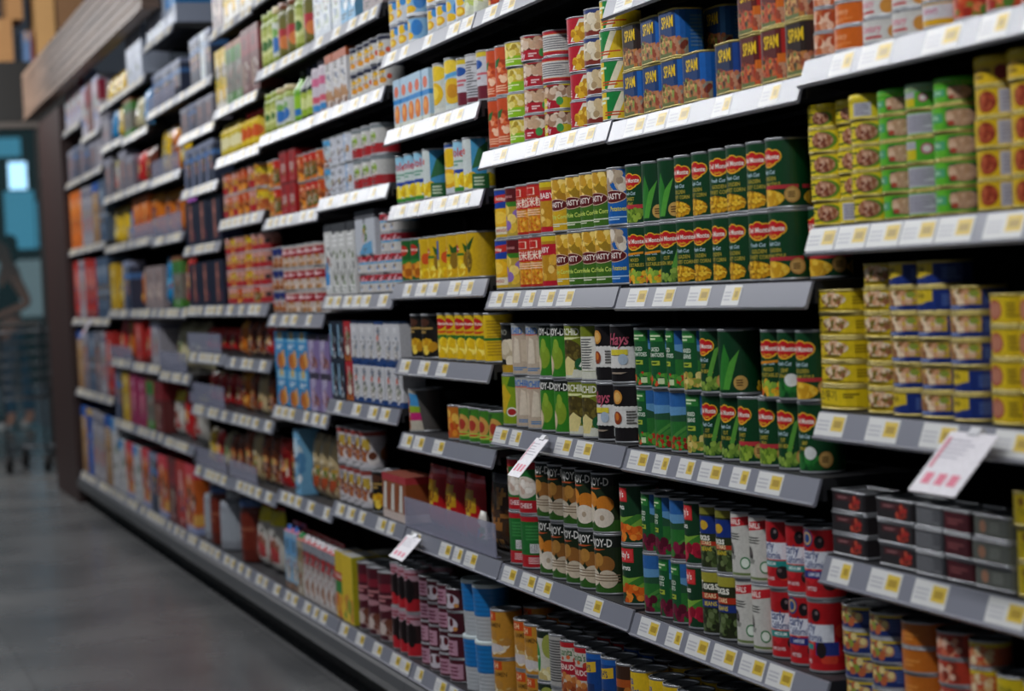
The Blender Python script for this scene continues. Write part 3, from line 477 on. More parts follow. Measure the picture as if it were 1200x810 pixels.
D('tunagreeny', 'can', 'tuna_tin', 'tin', 'green tin with yellow panel', GR, [('r', -1.0, .08, .0, .92, '#c8b81e'), ('r', -1.0, .55, .0, .9, '#a6a6ac'), ('e', .55, .55, .3, .25, '#a8486a'), ('e', .55, .55, .2, .16, '#d8d0c8')], tab=True, mat='litho', metal='gold')
D('tunagreencap', 'captin', 'tuna_tin', 'tin', 'green capped tin with meat picture', GR, DES['tunagreen']['art'], cap='#52b62c', mat='litho', metal='gold')
D('tunagreenfcap', 'captin', 'tuna_tin', 'tin', 'green capped tin with facts panel', GR, DES['tunagreeny']['art'], cap='#8fb88c', mat='litho', metal='gold')
D('redtuna', 'can', 'luncheon_tin', 'tin', 'yellow tin with red disc', '#d2ae18', [('e', .2, .5, .46, .42, '#8a2a1c'), ('b', .2, .5, .36, .32, 20, .12, ['#a8482c', '#8a3420', '#b8603a'], 147), ('r', .75, .05, 2.2, .95, '#b4b2bc'), ('x', .85, .14, 2.1, .86, 5, '#8a889a'), ('x', -1.2, .2, -.4, .8, 3, '#8a6a14')], tab=True, mat='litho', metal='gold')
D('redtunacap', 'captin', 'luncheon_tin', 'tin', 'yellow capped tin with red disc', '#d2ae18', [('x', -.6, .2, .6, .75, 2, '#7a5a14'), ('e', 1.1, .5, .36, .36, '#8a2a1c')], cap='#d8bc18', mat='litho', metal='gold')
MEAT = ['#c8936a', '#b0744a', '#dcb490', '#8a5a3a', '#e8d0b0', '#7a6a2a']
D('ottogi', 'rtin', 'tuna_tin', 'tin', 'yellow tin with black script', '#d8bc18', [('t', '오뚜기', -.3, .6, .6, '#2a2410', 1.2), ('p', [(-2.4, .12), (2.4, .0), (2.4, .06), (-2.4, .22)], '#8a7414'), ('e', -1.7, .6, .16, .3, '#d08a7a'), ('x', 1.2, .5, 2.2, .8, 2, '#4a3c10')], depth=.066, rc=.03, w0=.125, metal='gold')
D('ottogipic', 'rtin', 'tuna_tin', 'tin', 'yellow tin with tuna picture', '#d4b81a', [('x', -1.9, .5, -.8, .88, 2, '#4a3c10'), ('e', .5, .6, 1.15, .36, '#d8cdb8'), ('b', .5, .6, 1.05, .3, 60, .16, MEAT, 47), ('p', [(-2.4, .14), (2.4, .02), (2.4, .08), (-2.4, .22)], '#8a7414'), ('x', -.6, .1, 1.4, .26, 1, '#5a4a14'), ('x', 2.0, .3, 3.0, .8, 3, '#8a7414')], depth=.066, rc=.03, w0=.125, metal='gold')
D('saebluepic', 'rtin', 'tuna_tin', 'tin', 'yellow and navy tin with tuna picture', '#1b2f74', [('r', -2.2, .26, 1.45, 1, '#b8982a'), ('b', -.1, .64, 1.5, .32, 90, .17, MEAT+['#d0b424'], 48), ('x', -1.4, .06, .8, .22, 1, '#8fa0d0'), ('e', 1.1, .78, .25, .16, '#8a9a3a'), ('x', 1.6, .25, 2.2, .8, 4, '#4c64a0')], depth=.066, rc=.03, w0=.1, metal='gold')
D('saeblue', 'rtin', 'tuna_tin', 'tin', 'navy tin with yellow panel', '#1b2f74', [('r', -1.6, .3, .7, 1, '#d0b424'), ('p', [(-1.6, .0), (.9, .1), (.9, .5), (.2, .4)], '#1b2f74'), ('t', 'TUNA', -.4, .72, .36, '#3a2c10'), ('e', -1.3, .6, .25, .3, '#c88a6a'), ('x', 1.2, .2, 2.2, .8, 4, '#4c64a0')], depth=.066, rc=.03, w0=.1, metal='gold')
D('yellowsq', 'rtin', 'luncheon_tin', 'tin', 'yellow square tin with pink disc', '#d2b41a', [('e', -.25, .5, .5, .4, '#a8503a'), ('e', -.25, .5, .4, .3, '#b87860'), ('x', .5, .2, 1.1, .8, 4, '#7a661a')], depth=.07, rc=.02, w0=.085, metal='gold')
D('sardine', 'rtin', 'fish_tin', 'tin', 'black silver-edged tin with red food', '#2a2628', [('r', -1.5, .55, 1.5, .92, '#4a2428'), ('b', .95, .42, .6, .38, 26, .15, ['#a82a24', '#c04a34', '#7a1a14', '#5a1414'], 49), ('x', -1.2, .62, .2, .84, 1, '#8a5a5c')], depth=.062, rc=.005, w0=.1, metal='steel')
D('sardinegrey', 'rtin', 'fish_tin', 'tin', 'grey silver-edged tin turned sideways', '#55565a', [('x', -1.4, .1, 1.4, .9, 4, '#77787c')], depth=.062, rc=.005, w0=.1, metal='steel')
D('sardinered', 'rtin', 'fish_tin', 'tin', 'dark red silver-edged tin', '#4e1a22', [('x', -1.0, .3, .8, .7, 2, '#8a4a4c')], depth=.062, rc=.005, w0=.09, metal='steel')
D('sardinebeige', 'rtin', 'fish_tin', 'tin', 'grey green tin with peach spot', '#6c6f68', [('e', -.8, .5, .35, .35, '#b8866a'), ('x', -.1, .2, 1.2, .8, 3, '#8f938a')], depth=.062, rc=.005, w0=.1, metal='steel')
D('yellowbox', 'rtin', 'fish_tin', 'tin', 'bright yellow tin with dark print', '#d6bd14', [('e', -.35, .75, .16, .16, '#7a4a1c'), ('t', 'TUNA', -.1, .4, .3, '#6a5a14')], depth=.06, rc=.015, w0=.085, metal='gold')
D('bluefood', 'can', 'fish_tin', 'tin', 'navy tin with yellow food picture', '#1c2f6c', [('w', .88, 1, '#d0b424'), ('b', -.1, .55, .9, .3, 28, .2, ['#d8b05a', '#b8603a', '#e6d08a', '#8a9a3a', '#c48a6a'], 51), ('x', .9, .2, 1.8, .8, 4, '#4c64a0')], tab=True, mat='litho')
D('orangered', 'can', 'fish_tin', 'tin', 'orange tin with plain side', '#c06a1c', [('r', -2.4, 0, -.9, 1, '#b03a2a'), ('x', -.5, .2, .5, .6, 2, '#d88a3a')], tab=True, mat='litho')
D('redfood', 'can', 'fish_tin', 'tin', 'red tin with pale food picture', '#ae3824', [('b', 0, .5, .9, .4, 24, .2, ['#c8664a', '#d89a7a', '#8a3020', '#e0b8a0'], 52)], tab=True, mat='litho')
D('yelred', 'can', 'fish_tin', 'tin', 'yellow topped tin with food picture', '#b8501c', [('w', .8, 1, '#d0b01c'), ('b', 0, .4, .9, .35, 24, .2, ['#c8784a', '#d8b07a', '#c8402a', '#e0c8a0'], 53)], tab=True, mat='litho')
D('yelword', 'can', 'fish_tin', 'tin', 'yellow tin with olive lettering', '#cdb41a', [('t', 'TUNA', 0, .5, .42, '#6a6a1c'), ('x', -1.4, .2, -.9, .8, 3, '#8a7a1c')], tab=True, mat='litho')
# fourth bay
D('whitesun', 'can', 'fruit_can', 'can', 'white can with yellow fruit and blue spot', '#c8ccd2', [('e', 0, .72, .26, .2, '#e2b81c'), ('e', .35, .8, .2, .18, '#3f8ac8'), ('e', -.05, .3, .34, .2, '#e0a81c'), ('e', -.05, .3, .2, .12, '#f0cf4a'), ('w', .94, 1, '#2a4a8a')], tab=True)
D('bluesun', 'can', 'fruit_can', 'can', 'pale blue can with yellow slices', '#7fb0d4', [('e', -.15, .7, .25, .22, '#e6c02a'), ('e', -.05, .25, .38, .18, '#e2b41c'), ('e', .5, .6, .3, .35, '#2f7cc4'), ('w', 0, .1, '#d8dce0')], tab=True)
D('greenpale', 'can', 'fruit_can', 'can', 'pale green and white can', '#c9ceb8', [('b', 0, .5, .4, .35, 14, .13, ['#b8c86a', '#dfe4c8', '#8aa844', '#e8d88a'], 54)], tab=True)
D('redpasta', 'can', 'sauce_can', 'tin', 'red can with orange food picture', '#a8321c', [('b', 0, .5, .9, .4, 26, .2, ['#d8782a', '#c04a1c', '#e0a84a', '#7a1c14', '#d8c04a'], 55)], tab=True)
D('carrotjuice', 'box', 'juice_carton', 'carton', 'pale blue carton with orange peach', '#a8c4d8', [('e', .0, .74, .16, .12, '#d86a4a'), ('r', -.4, .48, .4, .58, '#2f86c8'), ('e', 0, .26, .2, .2, '#e07a1c'), ('e', -.05, .3, .1, .1, '#f0a04a'), ('w', 0, .08, '#d8dcd2')], depth=.07, topc='#c8d0d8')
D('mangocan', 'can', 'fruit_can', 'can', 'white can with large yellow mango', '#c8cbc2', [('e', .05, .82, .3, .16, '#e8c42a'), ('e', -.02, .4, .27, .24, '#e0b41c'), ('e', -.02, .42, .15, .14, '#f0d04a'), ('w', 0, .1, '#d6d8d0')], tab=True)
D('peachblue', 'can', 'fruit_can', 'can', 'light blue can with yellow peach half', '#a9c6d6', [('e', .05, .85, .32, .14, '#e8c83a'), ('p', [(-.45, .55), (.45, .7), (.45, .8), (-.45, .62)], '#58a0d0'), ('e', .1, .36, .3, .26, '#dfb42a'), ('e', .1, .36, .16, .14, '#c98a1c'), ('w', 0, .1, '#cfd8d4')], tab=True)
D('cocktail', 'can', 'fruit_can', 'can', 'white can with dark red fruit foot', '#c4c6cc', [('e', -.05, .74, .2, .1, '#1f4f9a'), ('w', 0, .28, '#6a1a2c'), ('x', -.3, .4, .3, .58, 2, '#c0606a'), ('w', .9, 1, '#d0b82a')], tab=True)
D('factwhite', 'can', 'fruit_can', 'can', 'white can turned to its facts panel', '#c6c6ca', [('x', -.35, .12, .35, .9, 13, '#6a6a70'), ('w', 0, .1, '#6a1a2c')], tab=True)
D('dole', 'can', 'fruit_can', 'can', 'white pineapple can with red lettering', '#c9d2d0', [('w', .72, 1, '#8ec0d8'), ('t', 'Dole', 0, .78, .26, '#c42a24'), ('x', -.35, .5, .35, .64, 2, '#6aa088'), ('r', -.2, .36, .35, .44, '#22409a'), ('b', 0, .2, .42, .12, 26, .09, ['#e8c81c', '#dcb414', '#f2dc4a'], 57), ('w', 0, .08, '#3f8a34'), ('r', .42, .0, .56, 1, '#3f8fbc')], tab=True)
D('dolebig', 'can', 'fruit_can', 'can', 'blue pineapple can with palm picture', '#3f94c0', [('r', -.5, 0, .2, 1, '#c9d2d0'), ('t', 'Dole', -.2, .78, .24, '#c42a24'), ('b', -.15, .18, .4, .12, 22, .09, ['#e8c81c', '#dcb414', '#f2dc4a'], 58), ('p', [(.2, .4), (.56, .5), (.56, .95), (.35, .8)], '#2a6a3c'), ('r', .2, 0, .56, .3, '#2f6a3a'), ('x', .24, .05, .5, .25, 3, '#c8d8b8')], tab=True)
def pina(low=(), side='#d3ac14'): return [('e', -.2, .66, .13, .11, '#b8261c'), ('t', 'Del Monte', -.2, .66, .07, '#f0e0d0'), ('r', -.45, .5, .1, .56, '#2a6a24'), ('b', -.1, .2, .35, .13, 18, .1, ['#e6c41c', '#d8a814', '#f0dc5a'], 59)]+list(low)
D('pineyellow', 'can', 'pineapple_can', 'can', 'yellow pineapple can with red badge', '#d0a814', pina([('e', .2, .4, .12, .2, '#8a6a1c'), ('p', [(.12, .58), (.28, .58), (.34, .8), (.2, .7), (.06, .8)], '#2f5a1c')]), tab=True)
D('pinegreen', 'can', 'pineapple_can', 'can', 'green and yellow pineapple can', '#1f5a24', [('e', -.05, .76, .22, .14, '#b8261c'), ('t', 'Del Monte', -.05, .76, .1, '#f0e0d0'), ('w', .4, .52, '#2f7a2c'), ('b', 0, .2, .45, .16, 18, .11, ['#c8741c', '#a85a14', '#d8942a'], 60)], tab=True)
D('pinebluey', 'can', 'pineapple_can', 'can', 'yellow can with blue drink panel', '#cba516', [('r', -.45, .45, -.05, .9, '#1f4f9a'), ('e', .2, .5, .16, .14, '#c8501c'), ('b', 0, .18, .45, .13, 18, .1, ['#e6c41c', '#d8a814', '#f0dc5a'], 61)], tab=True)
D('pinebig', 'can', 'pineapple_can', 'can', 'yellow can with whole pineapple', '#cba414', [('e', -.1, .36, .15, .28, '#6a5416'), ('b', -.1, .36, .12, .24, 30, .035, ['#8a6e1c', '#54420f', '#a8882a'], 62), ('p', [(-.2, .62), (0, .62), (.14, .92), (-.1, .74), (-.32, .9)], '#1f4a1c'), ('b', -.42, .2, .14, .12, 8, .09, ['#e6c41c', '#d8a814'], 63)], tab=True)
D('blackfruit', 'can', 'fruit_can', 'can', 'black can with yellow fruit', '#15120e', [('b', 0, .24, .3, .14, 14, .1, ['#d8a81c', '#c08a14', '#e8c84a'], 64), ('x', -.3, .56, .3, .74, 2, '#a8884a'), ('e', 0, .84, .2, .1, '#4a2a1c')], tab=True)
D('pinechunk', 'can', 'pineapple_can', 'can', 'yellow chunk can with red badge', '#d2ae16', [('e', -.05, .8, .22, .13, '#b8201c'), ('t', 'Del Monte', -.05, .8, .1, '#f0e0d0'), ('w', .44, .54, '#2f6a24'), ('x', -.3, .56, .3, .66, 1, '#c8501c'), ('b', 0, .22, .5, .18, 20, .11, ['#efd02a', '#dcb414', '#f5e068'], 65)], tab=True)
D('pinechunkside', 'can', 'pineapple_can', 'can', 'yellow can with plain printed side', '#d8b414', [('x', .0, .1, .5, .9, 12, '#b08c14'), ('w', .44, .5, '#2f6a24')], tab=True)
D('chiacan', 'can', 'fruit_can', 'can', 'can with pink, lime and blue stripes', '#4f4b48', [('p', [(-.6, .0), (.1, .0), (-.1, 1), (-.6, 1)], '#b8b0a0'), ('p', [(-.4, .6), (.0, .6), (-.06, .9), (-.4, .95)], '#3f8ac0'), ('p', [(-.4, .45), (.02, .45), (0, .6), (-.4, .62)], '#8aa82a'), ('p', [(-.36, .25), (.06, .25), (.02, .45), (-.36, .45)], '#b8266a'), ('b', -.5, .4, .1, .35, 10, .1, ['#b8622a', '#8a3a1c'], 66)], tab=True)
D('orangemix', 'can', 'fruit_can', 'tin', 'orange can with fruit pieces', '#b8681c', [('b', 0, .5, .5, .4, 22, .12, ['#d8862a', '#c04a1c', '#e0b04a'], 67)], tab=True)
D('greenguava', 'can', 'fruit_can', 'tin', 'green can with peach fruit', '#3f7a24', [('e', 0, .5, .34, .32, '#c8964a'), ('e', 0, .5, .18, .17, '#a83a2a'), ('r', -.5, .12, .6, .26, '#a8c04a'), ('p', [(-.6, .7), (-.2, .6), (.0, .95), (-.5, 1)], '#2a5a1c'), ('x', -.4, .14, .4, .24, 1, '#c84a2a')], tab=True)
D('redpouch', 'bag', 'snack_pouch', 'pouch', 'red pouch with yellow shell snacks', '#a0161a', [('e', 0, .6, .26, .2, '#c9a01e'), ('b', 0, .6, .22, .18, 9, .07, ['#e0c04a', '#b08414', '#7a4a14'], 68), ('w', .84, 1, '#b8242a'), ('w', .9, .93, '#d0707c')], depth=.05)
D('clearpouch', 'bag', 'snack_pouch', 'pouch', 'clear pouch of brown dried snacks', '#3a2a1e', [('b', 0, .4, .4, .4, 40, .07, ['#8a5a2a', '#5c3a1c', '#a8783a', '#3c2414'], 69), ('w', .88, 1, '#6a6a70')], depth=.05)
D('figurine', 'bag', 'snack_pouch', 'pouch', 'small white packet with red spots', '#c8c4bc', [('e', 0, .55, .14, .14, '#b8342a'), ('b', 0, .4, .3, .3, 6, .1, ['#3f7a3a', '#c84a2a', '#2f5a9a'], 70), ('w', 0, .2, '#2a5a34')], depth=.03)
D('whitebread', 'box', 'milk_carton', 'carton', 'brown and white snack box', '#8a4a24', [('p', [(-.3, .2), (.0, .2), (.06, .8), (-.14, .8)], '#d0ccc4'), ('w', 0, .18, '#c8b8b0'), ('w', .84, 1, '#a8323a')], depth=.08, topc='#8a4a3a')
D('maroonjar', 'can', 'chocolate_can', 'can', 'tall maroon chocolate can', '#4a1420', [('w', .72, .84, '#7a1c2c'), ('e', 0, .48, .2, .05, '#a87880'), ('x', -.35, .56, .35, .68, 2, '#b8787c'), ('b', 0, .15, .5, .12, 14, .12, ['#c8b8b0', '#a88a84', '#e0d4cc', '#6a3a2a'], 71)], tab=False)
D('redblack', 'can', 'chocolate_can', 'can', 'red and black can with pale emblem', '#2a1214', [('r', -.56, .0, .56, .3, '#b81c28'), ('w', .74, 1, '#b8909c'), ('x', -.4, .78, .4, .94, 2, '#8a1c34'), ('e', .12, .5, .15, .3, '#14090a'), ('e', -.3, .4, .16, .2, '#c8b8b8')], tab=False)
D('maroonsmall', 'can', 'pudding_can', 'tin', 'small maroon can with white label', '#4c1322', [('r', -.5, .1, .5, .82, '#b88a9c'), ('x', -.4, .2, .4, .72, 3, '#7a3a54')], tab=True)
D('maroonface', 'can', 'pudding_can', 'tin', 'small maroon can with cherry picture', '#42101c', [('e', .0, .45, .6, .36, '#c8c0c8'), ('e', -.28, .5, .14, .2, '#5a0f1c'), ('e', .2, .55, .14, .2, '#5a0f1c'), ('e', .45, .25, .14, .1, '#c88a4a')], tab=True)
D('bluecup', 'cup', 'snack_cup', 'cup', 'blue and white ribbed cup', '#1672b8', [], foot='#b4b8bc', cap='#c8d4d6')
D('yellowdm', 'box', 'juice_carton', 'carton', 'green and yellow juice carton', '#d0b014', [('w', .55, .68, '#b81c1c'), ('w', .36, .55, '#2a7a2c'), ('t', 'Del Monte', 0, .62, .1, '#f0e0d0'), ('b', 0, .18, .3, .14, 10, .12, ['#d8941c', '#c8601c', '#e6b82a'], 72)], depth=.075, topc='#a8a8a4')
D('yellowplain', 'box', 'juice_carton', 'carton', 'plain yellow juice carton', '#d8b812', [('b', 0, .2, .3, .16, 12, .12, ['#c8881c', '#8a9a1c', '#e6c02a'], 73), ('r', .3, 0, .6, 1, '#a8a01c')], depth=.075, topc='#a8a8a4')
# fifth bay and beyond
JAZZ[0] = True
D('whiteorange', 'box', 'milk_carton', 'carton', 'white carton with orange top', '#c4c2c4', [('w', .84, 1, '#a8522a'), ('e', 0, .58, .06, .06, '#2f5a9a'), ('b', -.05, .16, .35, .12, 14, .09, ['#8a5a2a', '#a8743a', '#6a3c1c'], 80)], depth=.07, topc='#a8522a')
D('sunwhite', 'can', 'milk_can', 'can', 'white can with yellow sun disc', '#c6c4c0', [('w', .84, 1, '#20243c'), ('e', 0, .6, .2, .16, '#dfae1c'), ('e', .05, .25, .22, .14, '#d8901c'), ('e', .4, .4, .12, .12, '#c84a2a')])
D('paleblue', 'box', 'milk_carton', 'carton', 'white carton with pale blue print', '#c0c8d0', [('e', 0, .7, .16, .12, '#5f9ad0'), ('b', 0, .3, .3, .2, 12, .1, ['#9aa8b8', '#e0e4e8', '#b8c4a8'], 81)], depth=.07, topc='#b8c0c8')
D('skyblue', 'box', 'milk_carton', 'carton', 'sky blue carton', '#6fa8cc', [('b', 0, .5, .3, .3, 10, .1, ['#c8d8e0', '#e0e8ec', '#4f8ab8'], 82)], depth=.07)
D('greypink', 'box', 'cereal_box', 'box', 'grey and dusty pink packet', '#8a7c7c', [('b', 0, .5, .4, .35, 14, .12, ['#a88a84', '#6c6064', '#c0aca4'], 83)], depth=.08)
D('lightcan', 'can', 'milk_can', 'can', 'pale blue and brown milk can', '#b8c4cc', [('w', .78, 1, '#4f9ac8'), ('b', 0, .24, .5, .2, 14, .13, ['#7a3c20', '#a86038', '#c8a080'], 84)])
D('whitebigcan', 'can', 'milk_can', 'can', 'large white milk can with small emblem', '#c2c4cc', [('e', -.1, .45, .14, .14, '#c8a04a'), ('e', .02, .4, .1, .1, '#8a3a34'), ('x', -.4, .12, .3, .24, 2, '#9a9aa4')])
D('bluewhitecan', 'can', 'milk_can', 'can', 'blue and white milk can', '#c0c4ce', [('r', -.6, 0, -.1, 1, '#2f8ac8'), ('e', .1, .45, .1, .14, '#a8763a')])
D('redgreen', 'can', 'milk_can', 'can', 'white milk can with red foot', '#c0beba', [('w', .0, .34, '#a8242a'), ('e', 0, .6, .18, .18, '#8aa83a'), ('w', .88, 1, '#7c8488'), ('e', -.35, .45, .1, .18, '#1f2a2a')])
D('whitebottle', 'box', 'milk_carton', 'carton', 'tall white carton with black pattern top', '#c4c4c2', [('w', .88, 1, '#3a3c40'), ('p', [(-.12, .78), (.02, .88), (-.12, .88)], '#2a2c30'), ('b', 0, .1, .2, .06, 4, .05, ['#4a5a44', '#8a9a7a'], 85)], depth=.07)
D('bluedisc', 'box', 'milk_carton', 'carton', 'tall white carton with blue disc', '#c4c4c2', [('e', -.08, .28, .12, .2, '#1f86cc'), ('w', .9, 1, '#3a3c40')], depth=.07)
D('greenapple', 'box', 'milk_carton', 'box', 'large white box with green fruit', '#b8bcc4', [('w', .8, 1, '#55565c'), ('e', 0, .48, .2, .2, '#5f8a34'), ('e', -.15, .38, .1, .12, '#c8a4ac'), ('p', [(-.6, 0), (.6, 0), (.6, .3), (-.2, .22)], '#5f9cc4')], depth=.12, topc='#6a6a6e')
D('redmilk', 'can', 'milk_can', 'tin', 'white milk tin with red band', '#c4c0bc', [('w', .64, .98, '#a8182c'), ('b', 0, .8, 1.2, .12, 12, .1, ['#c4283c', '#8a1020', '#d8a0a8'], 86), ('w', .5, .62, '#4fa0cc'), ('e', 0, .24, .14, .16, '#8aa0c8')])
D('coco', 'box', 'coconut_milk_carton', 'carton', 'white coconut carton with blue foot', '#c4c4c8', [('w', 0, .13, '#1a3f78'), ('w', .92, 1, '#1a3f78'), ('e', -.05, .3, .2, .17, '#8c8078'), ('e', -.05, .3, .16, .13, '#d6d4d0'), ('e', -.05, .3, .08, .06, '#8c8078'), ('e', -.1, .58, .1, .1, '#c8604a'), ('x', -.2, .7, .2, .8, 2, '#8a94a8')], depth=.06, topc='#1a3f78')
D('cocoplain', 'box', 'coconut_milk_carton', 'carton', 'white coconut carton with navy cap', '#c2c2c6', [('w', 0, .1, '#1a3f78'), ('p', [(-.3, .5), (.0, .6), (.0, 1), (-.3, 1)], '#c4c4c8'), ('w', .94, 1, '#22344f'), ('e', 0, .28, .18, .15, '#9a9088'), ('e', 0, .28, .14, .11, '#d6d4d0')], depth=.06, topc='#22344f')
D('cocored', 'box', 'coconut_milk_carton', 'carton', 'red and green coconut carton', '#8a2018', [('w', .66, 1, '#a81c24'), ('e', .05, .62, .2, .14, '#2f6a2c'), ('e', 0, .34, .22, .2, '#d0c8b8'), ('w', 0, .14, '#a85a1c')], depth=.06)
D('darkstripe', 'box', 'drink_carton', 'carton', 'navy carton with pale stripes', '#1c2636', [('r', -.3, .1, -.15, .9, '#8ab0cc'), ('b', .1, .4, .2, .3, 8, .08, ['#b8c0c8', '#3a4a5a', '#7a2a2a'], 87)], depth=.06)
D('swiss', 'can', 'biscuit_can', 'can', 'white and brown can with rolls', '#c0bcc0', [('b', 0, .4, .5, .28, 10, .17, ['#7a4020', '#a86438', '#d8d0cc', '#5c2c14'], 88), ('r', .1, .5, .35, .8, '#b89a3a'), ('w', .88, 1, '#8a3a34')])
D('swissbox', 'box', 'biscuit_box', 'box', 'white box with brown cake roll', '#b8b4bc', [('b', -.1, .5, .4, .32, 8, .2, ['#7a4020', '#a0582c', '#c8c4c8'], 89), ('x', .2, .1, .6, .9, 6, '#8a8890')], depth=.1)
D('cereal', 'box', 'cereal_box', 'box', 'sky blue box with golden cereal', '#2f86bc', [('r', -.5, .72, .5, .95, '#8ab8d0'), ('r', -.1, .8, .2, .98, '#d8b02a'), ('b', .1, .24, .45, .2, 20, .13, ['#c8782a', '#a85a1c', '#dc9c4a'], 90), ('x', -.4, .52, .4, .66, 2, '#d8e4ec')], depth=.09, topc='#2f86bc')
D('lilac', 'box', 'cereal_box', 'box', 'lilac box with brown picture', '#7c6a98', [('p', [(-.5, .0), (.2, .0), (-.1, .9), (-.5, .9)], '#a096b8'), ('b', 0, .3, .4, .2, 12, .13, ['#6a3a34', '#8a5a54', '#b8a0b8'], 91), ('r', -.6, .84, .6, 1, '#3a3444')], depth=.1, topc='#5c5070')
D('redwhitecan', 'can', 'biscuit_can', 'tin', 'white can with red band', '#bcaea4', [('w', .5, .9, '#9a1826'), ('b', 0, .25, .8, .2, 12, .17, ['#a8743a', '#c8a080', '#d8ccc0'], 92), ('x', -.6, .6, .6, .8, 1, '#d8b0b4')])
D('bluewhitebrown', 'can', 'biscuit_can', 'tin', 'white can with navy band', '#b8b0ac', [('w', .62, 1, '#1c2a6a'), ('e', -.3, .4, .2, .2, '#a8323a'), ('b', .2, .25, .7, .2, 10, .18, ['#a8642a', '#8a4a24', '#d0b8a4'], 93)])
D('orangecan', 'can', 'bean_can', 'tin', 'orange can with brown beans', '#c0641c', [('w', .6, .95, '#b8441c'), ('b', 0, .3, .8, .26, 18, .17, ['#a84a1c', '#d88a2a', '#6a3a1c'], 94)])
D('orangegreen', 'can', 'bean_can', 'tin', 'orange can with green picture', '#c86a1c', [('e', 0, .4, .6, .3, '#4a4a24'), ('b', 0, .4, .5, .24, 10, .15, ['#6a6a34', '#8a5a2a'], 95), ('w', .7, 1, '#b82a1c')])
D('redtall', 'box', 'soup_can', 'carton', 'red carton with white text', '#9a1418', [('r', -.25, .35, .25, .6, '#b8a09a'), ('w', .92, 1, '#6a0f12')], depth=.07)
D('yellowor', 'can', 'bean_can', 'tin', 'yellow and orange can', '#c8861c', [('w', .55, .85, '#d8b81c'), ('b', 0, .25, .8, .2, 12, .17, ['#a84a1c', '#b8602a'], 96)])
D('pinkred', 'can', 'sausage_can', 'tin', 'pinkish can with red foot', '#b8786a', [('w', 0, .34, '#a8242a'), ('w', .74, .92, '#c08a80'), ('r', -.4, .36, .3, .66, '#c8922a'), ('r', .5, .36, .9, .66, '#3a2a2a')])
D('brownbag', 'bag', 'noodle_bag', 'bag', 'brown snack bag with orange picture', '#54281a', [('e', 0, .55, .3, .25, '#a8562a'), ('r', -.5, .75, .5, .95, '#7a3a1c'), ('b', 0, .3, .4, .2, 8, .1, ['#c8965a', '#8a4a2a', '#d8b88a'], 97)], depth=.06)
D('orangebag', 'bag', 'noodle_bag', 'bag', 'orange snack bag', '#b86414', [('e', 0, .45, .3, .22, '#7a2a14'), ('w', .8, 1, '#c8861c'), ('b', 0, .3, .3, .2, 6, .08, ['#d8a04a', '#8a3a1c'], 98)], depth=.06)
D('yellowbag', 'bag', 'noodle_bag', 'bag', 'yellow snack bag', '#c8a41c', [('e', 0, .4, .25, .2, '#d8c878'), ('w', .85, 1, '#b0901c'), ('b', 0, .5, .3, .2, 6, .07, ['#8a6a1c', '#e0d09a'], 99)], depth=.06)
D('beigebag', 'bag', 'noodle_bag', 'bag', 'cream coloured snack bag', '#b8a47c', [('e', 0, .3, .24, .2, '#8a5a3a'), ('b', 0, .3, .2, .16, 6, .08, ['#6a7a3a', '#a84a2a'], 100), ('w', .9, 1, '#9a8a6a')], depth=.06)
D('redbag', 'bag', 'noodle_bag', 'bag', 'red and white noodle bag', '#a81c1c', [('e', 0, .4, .3, .2, '#c8b8a8'), ('w', .75, .95, '#c8322a'), ('b', 0, .4, .3, .2, 8, .08, ['#d8a45a', '#8a2a1c', '#e0d0c0'], 101)], depth=.06)
D('whitebag', 'bag', 'noodle_bag', 'bag', 'white bag with yellow top', '#b8b4ac', [('w', .74, .92, '#c8b81c'), ('e', 0, .35, .28, .22, '#8a5a4a'), ('w', .92, 1, '#b8342a'), ('b', 0, .2, .3, .16, 6, .08, ['#a83a3a', '#d8d4cc'], 102)], depth=.08)
D('bluebag', 'bag', 'noodle_bag', 'bag', 'bright blue snack bag', '#1a7ab0', [('e', 0, .5, .2, .2, '#4fa0c8'), ('w', .0, .2, '#16608a')], depth=.06)
D('pinkbag', 'bag', 'noodle_bag', 'bag', 'pink and lilac snack bag', '#a45ab0', [('e', 0, .5, .25, .2, '#c88ac8'), ('w', .85, 1, '#8a3a94')], depth=.06)
D('creambag', 'bag', 'noodle_bag', 'bag', 'pale cream bag with green mark', '#b0a884', [('e', .1, .5, .18, .14, '#5f7a4a'), ('e', -.2, .35, .14, .2, '#a85a2a')], depth=.1)
D('navystack', 'box', 'chocolate_box', 'box', 'navy box with peach stripe', '#14182e', [('r', -.14, .08, .12, .94, '#8a5448'), ('e', 0, .68, .12, .08, '#b87464'), ('e', 0, .3, .12, .08, '#a86456'), ('r', .3, .1, .4, .3, '#7a2a3a')], depth=.08)
D('greyblue', 'box', 'cereal_box', 'box', 'grey blue packet with pale panel', '#2f374c', [('r', -.5, .0, -.3, 1, '#7c84a0'), ('w', .62, .74, '#3f6aa0'), ('w', .88, 1, '#7c849c'), ('r', -.12, .34, .12, .7, '#6c7690'), ('b', 0, .4, .25, .25, 8, .08, ['#a86a5a', '#3a4058', '#b8b8c4'], 103)], depth=.07)
D('peachgrey', 'box', 'cereal_box', 'box', 'grey packet with peach picture', '#6a6670', [('b', 0, .3, .3, .25, 14, .09, ['#8a7468', '#4c4850', '#a09098'], 203), ('e', 0, .5, .2, .25, '#b07458'), ('w', .85, 1, '#8a8a98')], depth=.07)
D('orangebox', 'box', 'snack_box', 'box', 'tall orange box', '#c8661c', [('w', .4, .5, '#a84a14'), ('e', 0, .7, .2, .12, '#d88a3a')], depth=.12, topc='#c8661c')
D('redbox', 'box', 'snack_box', 'box', 'tall red box', '#a8261f', [('e', 0, .55, .2, .18, '#c8887c'), ('w', .0, .12, '#7a1a18')], depth=.12)
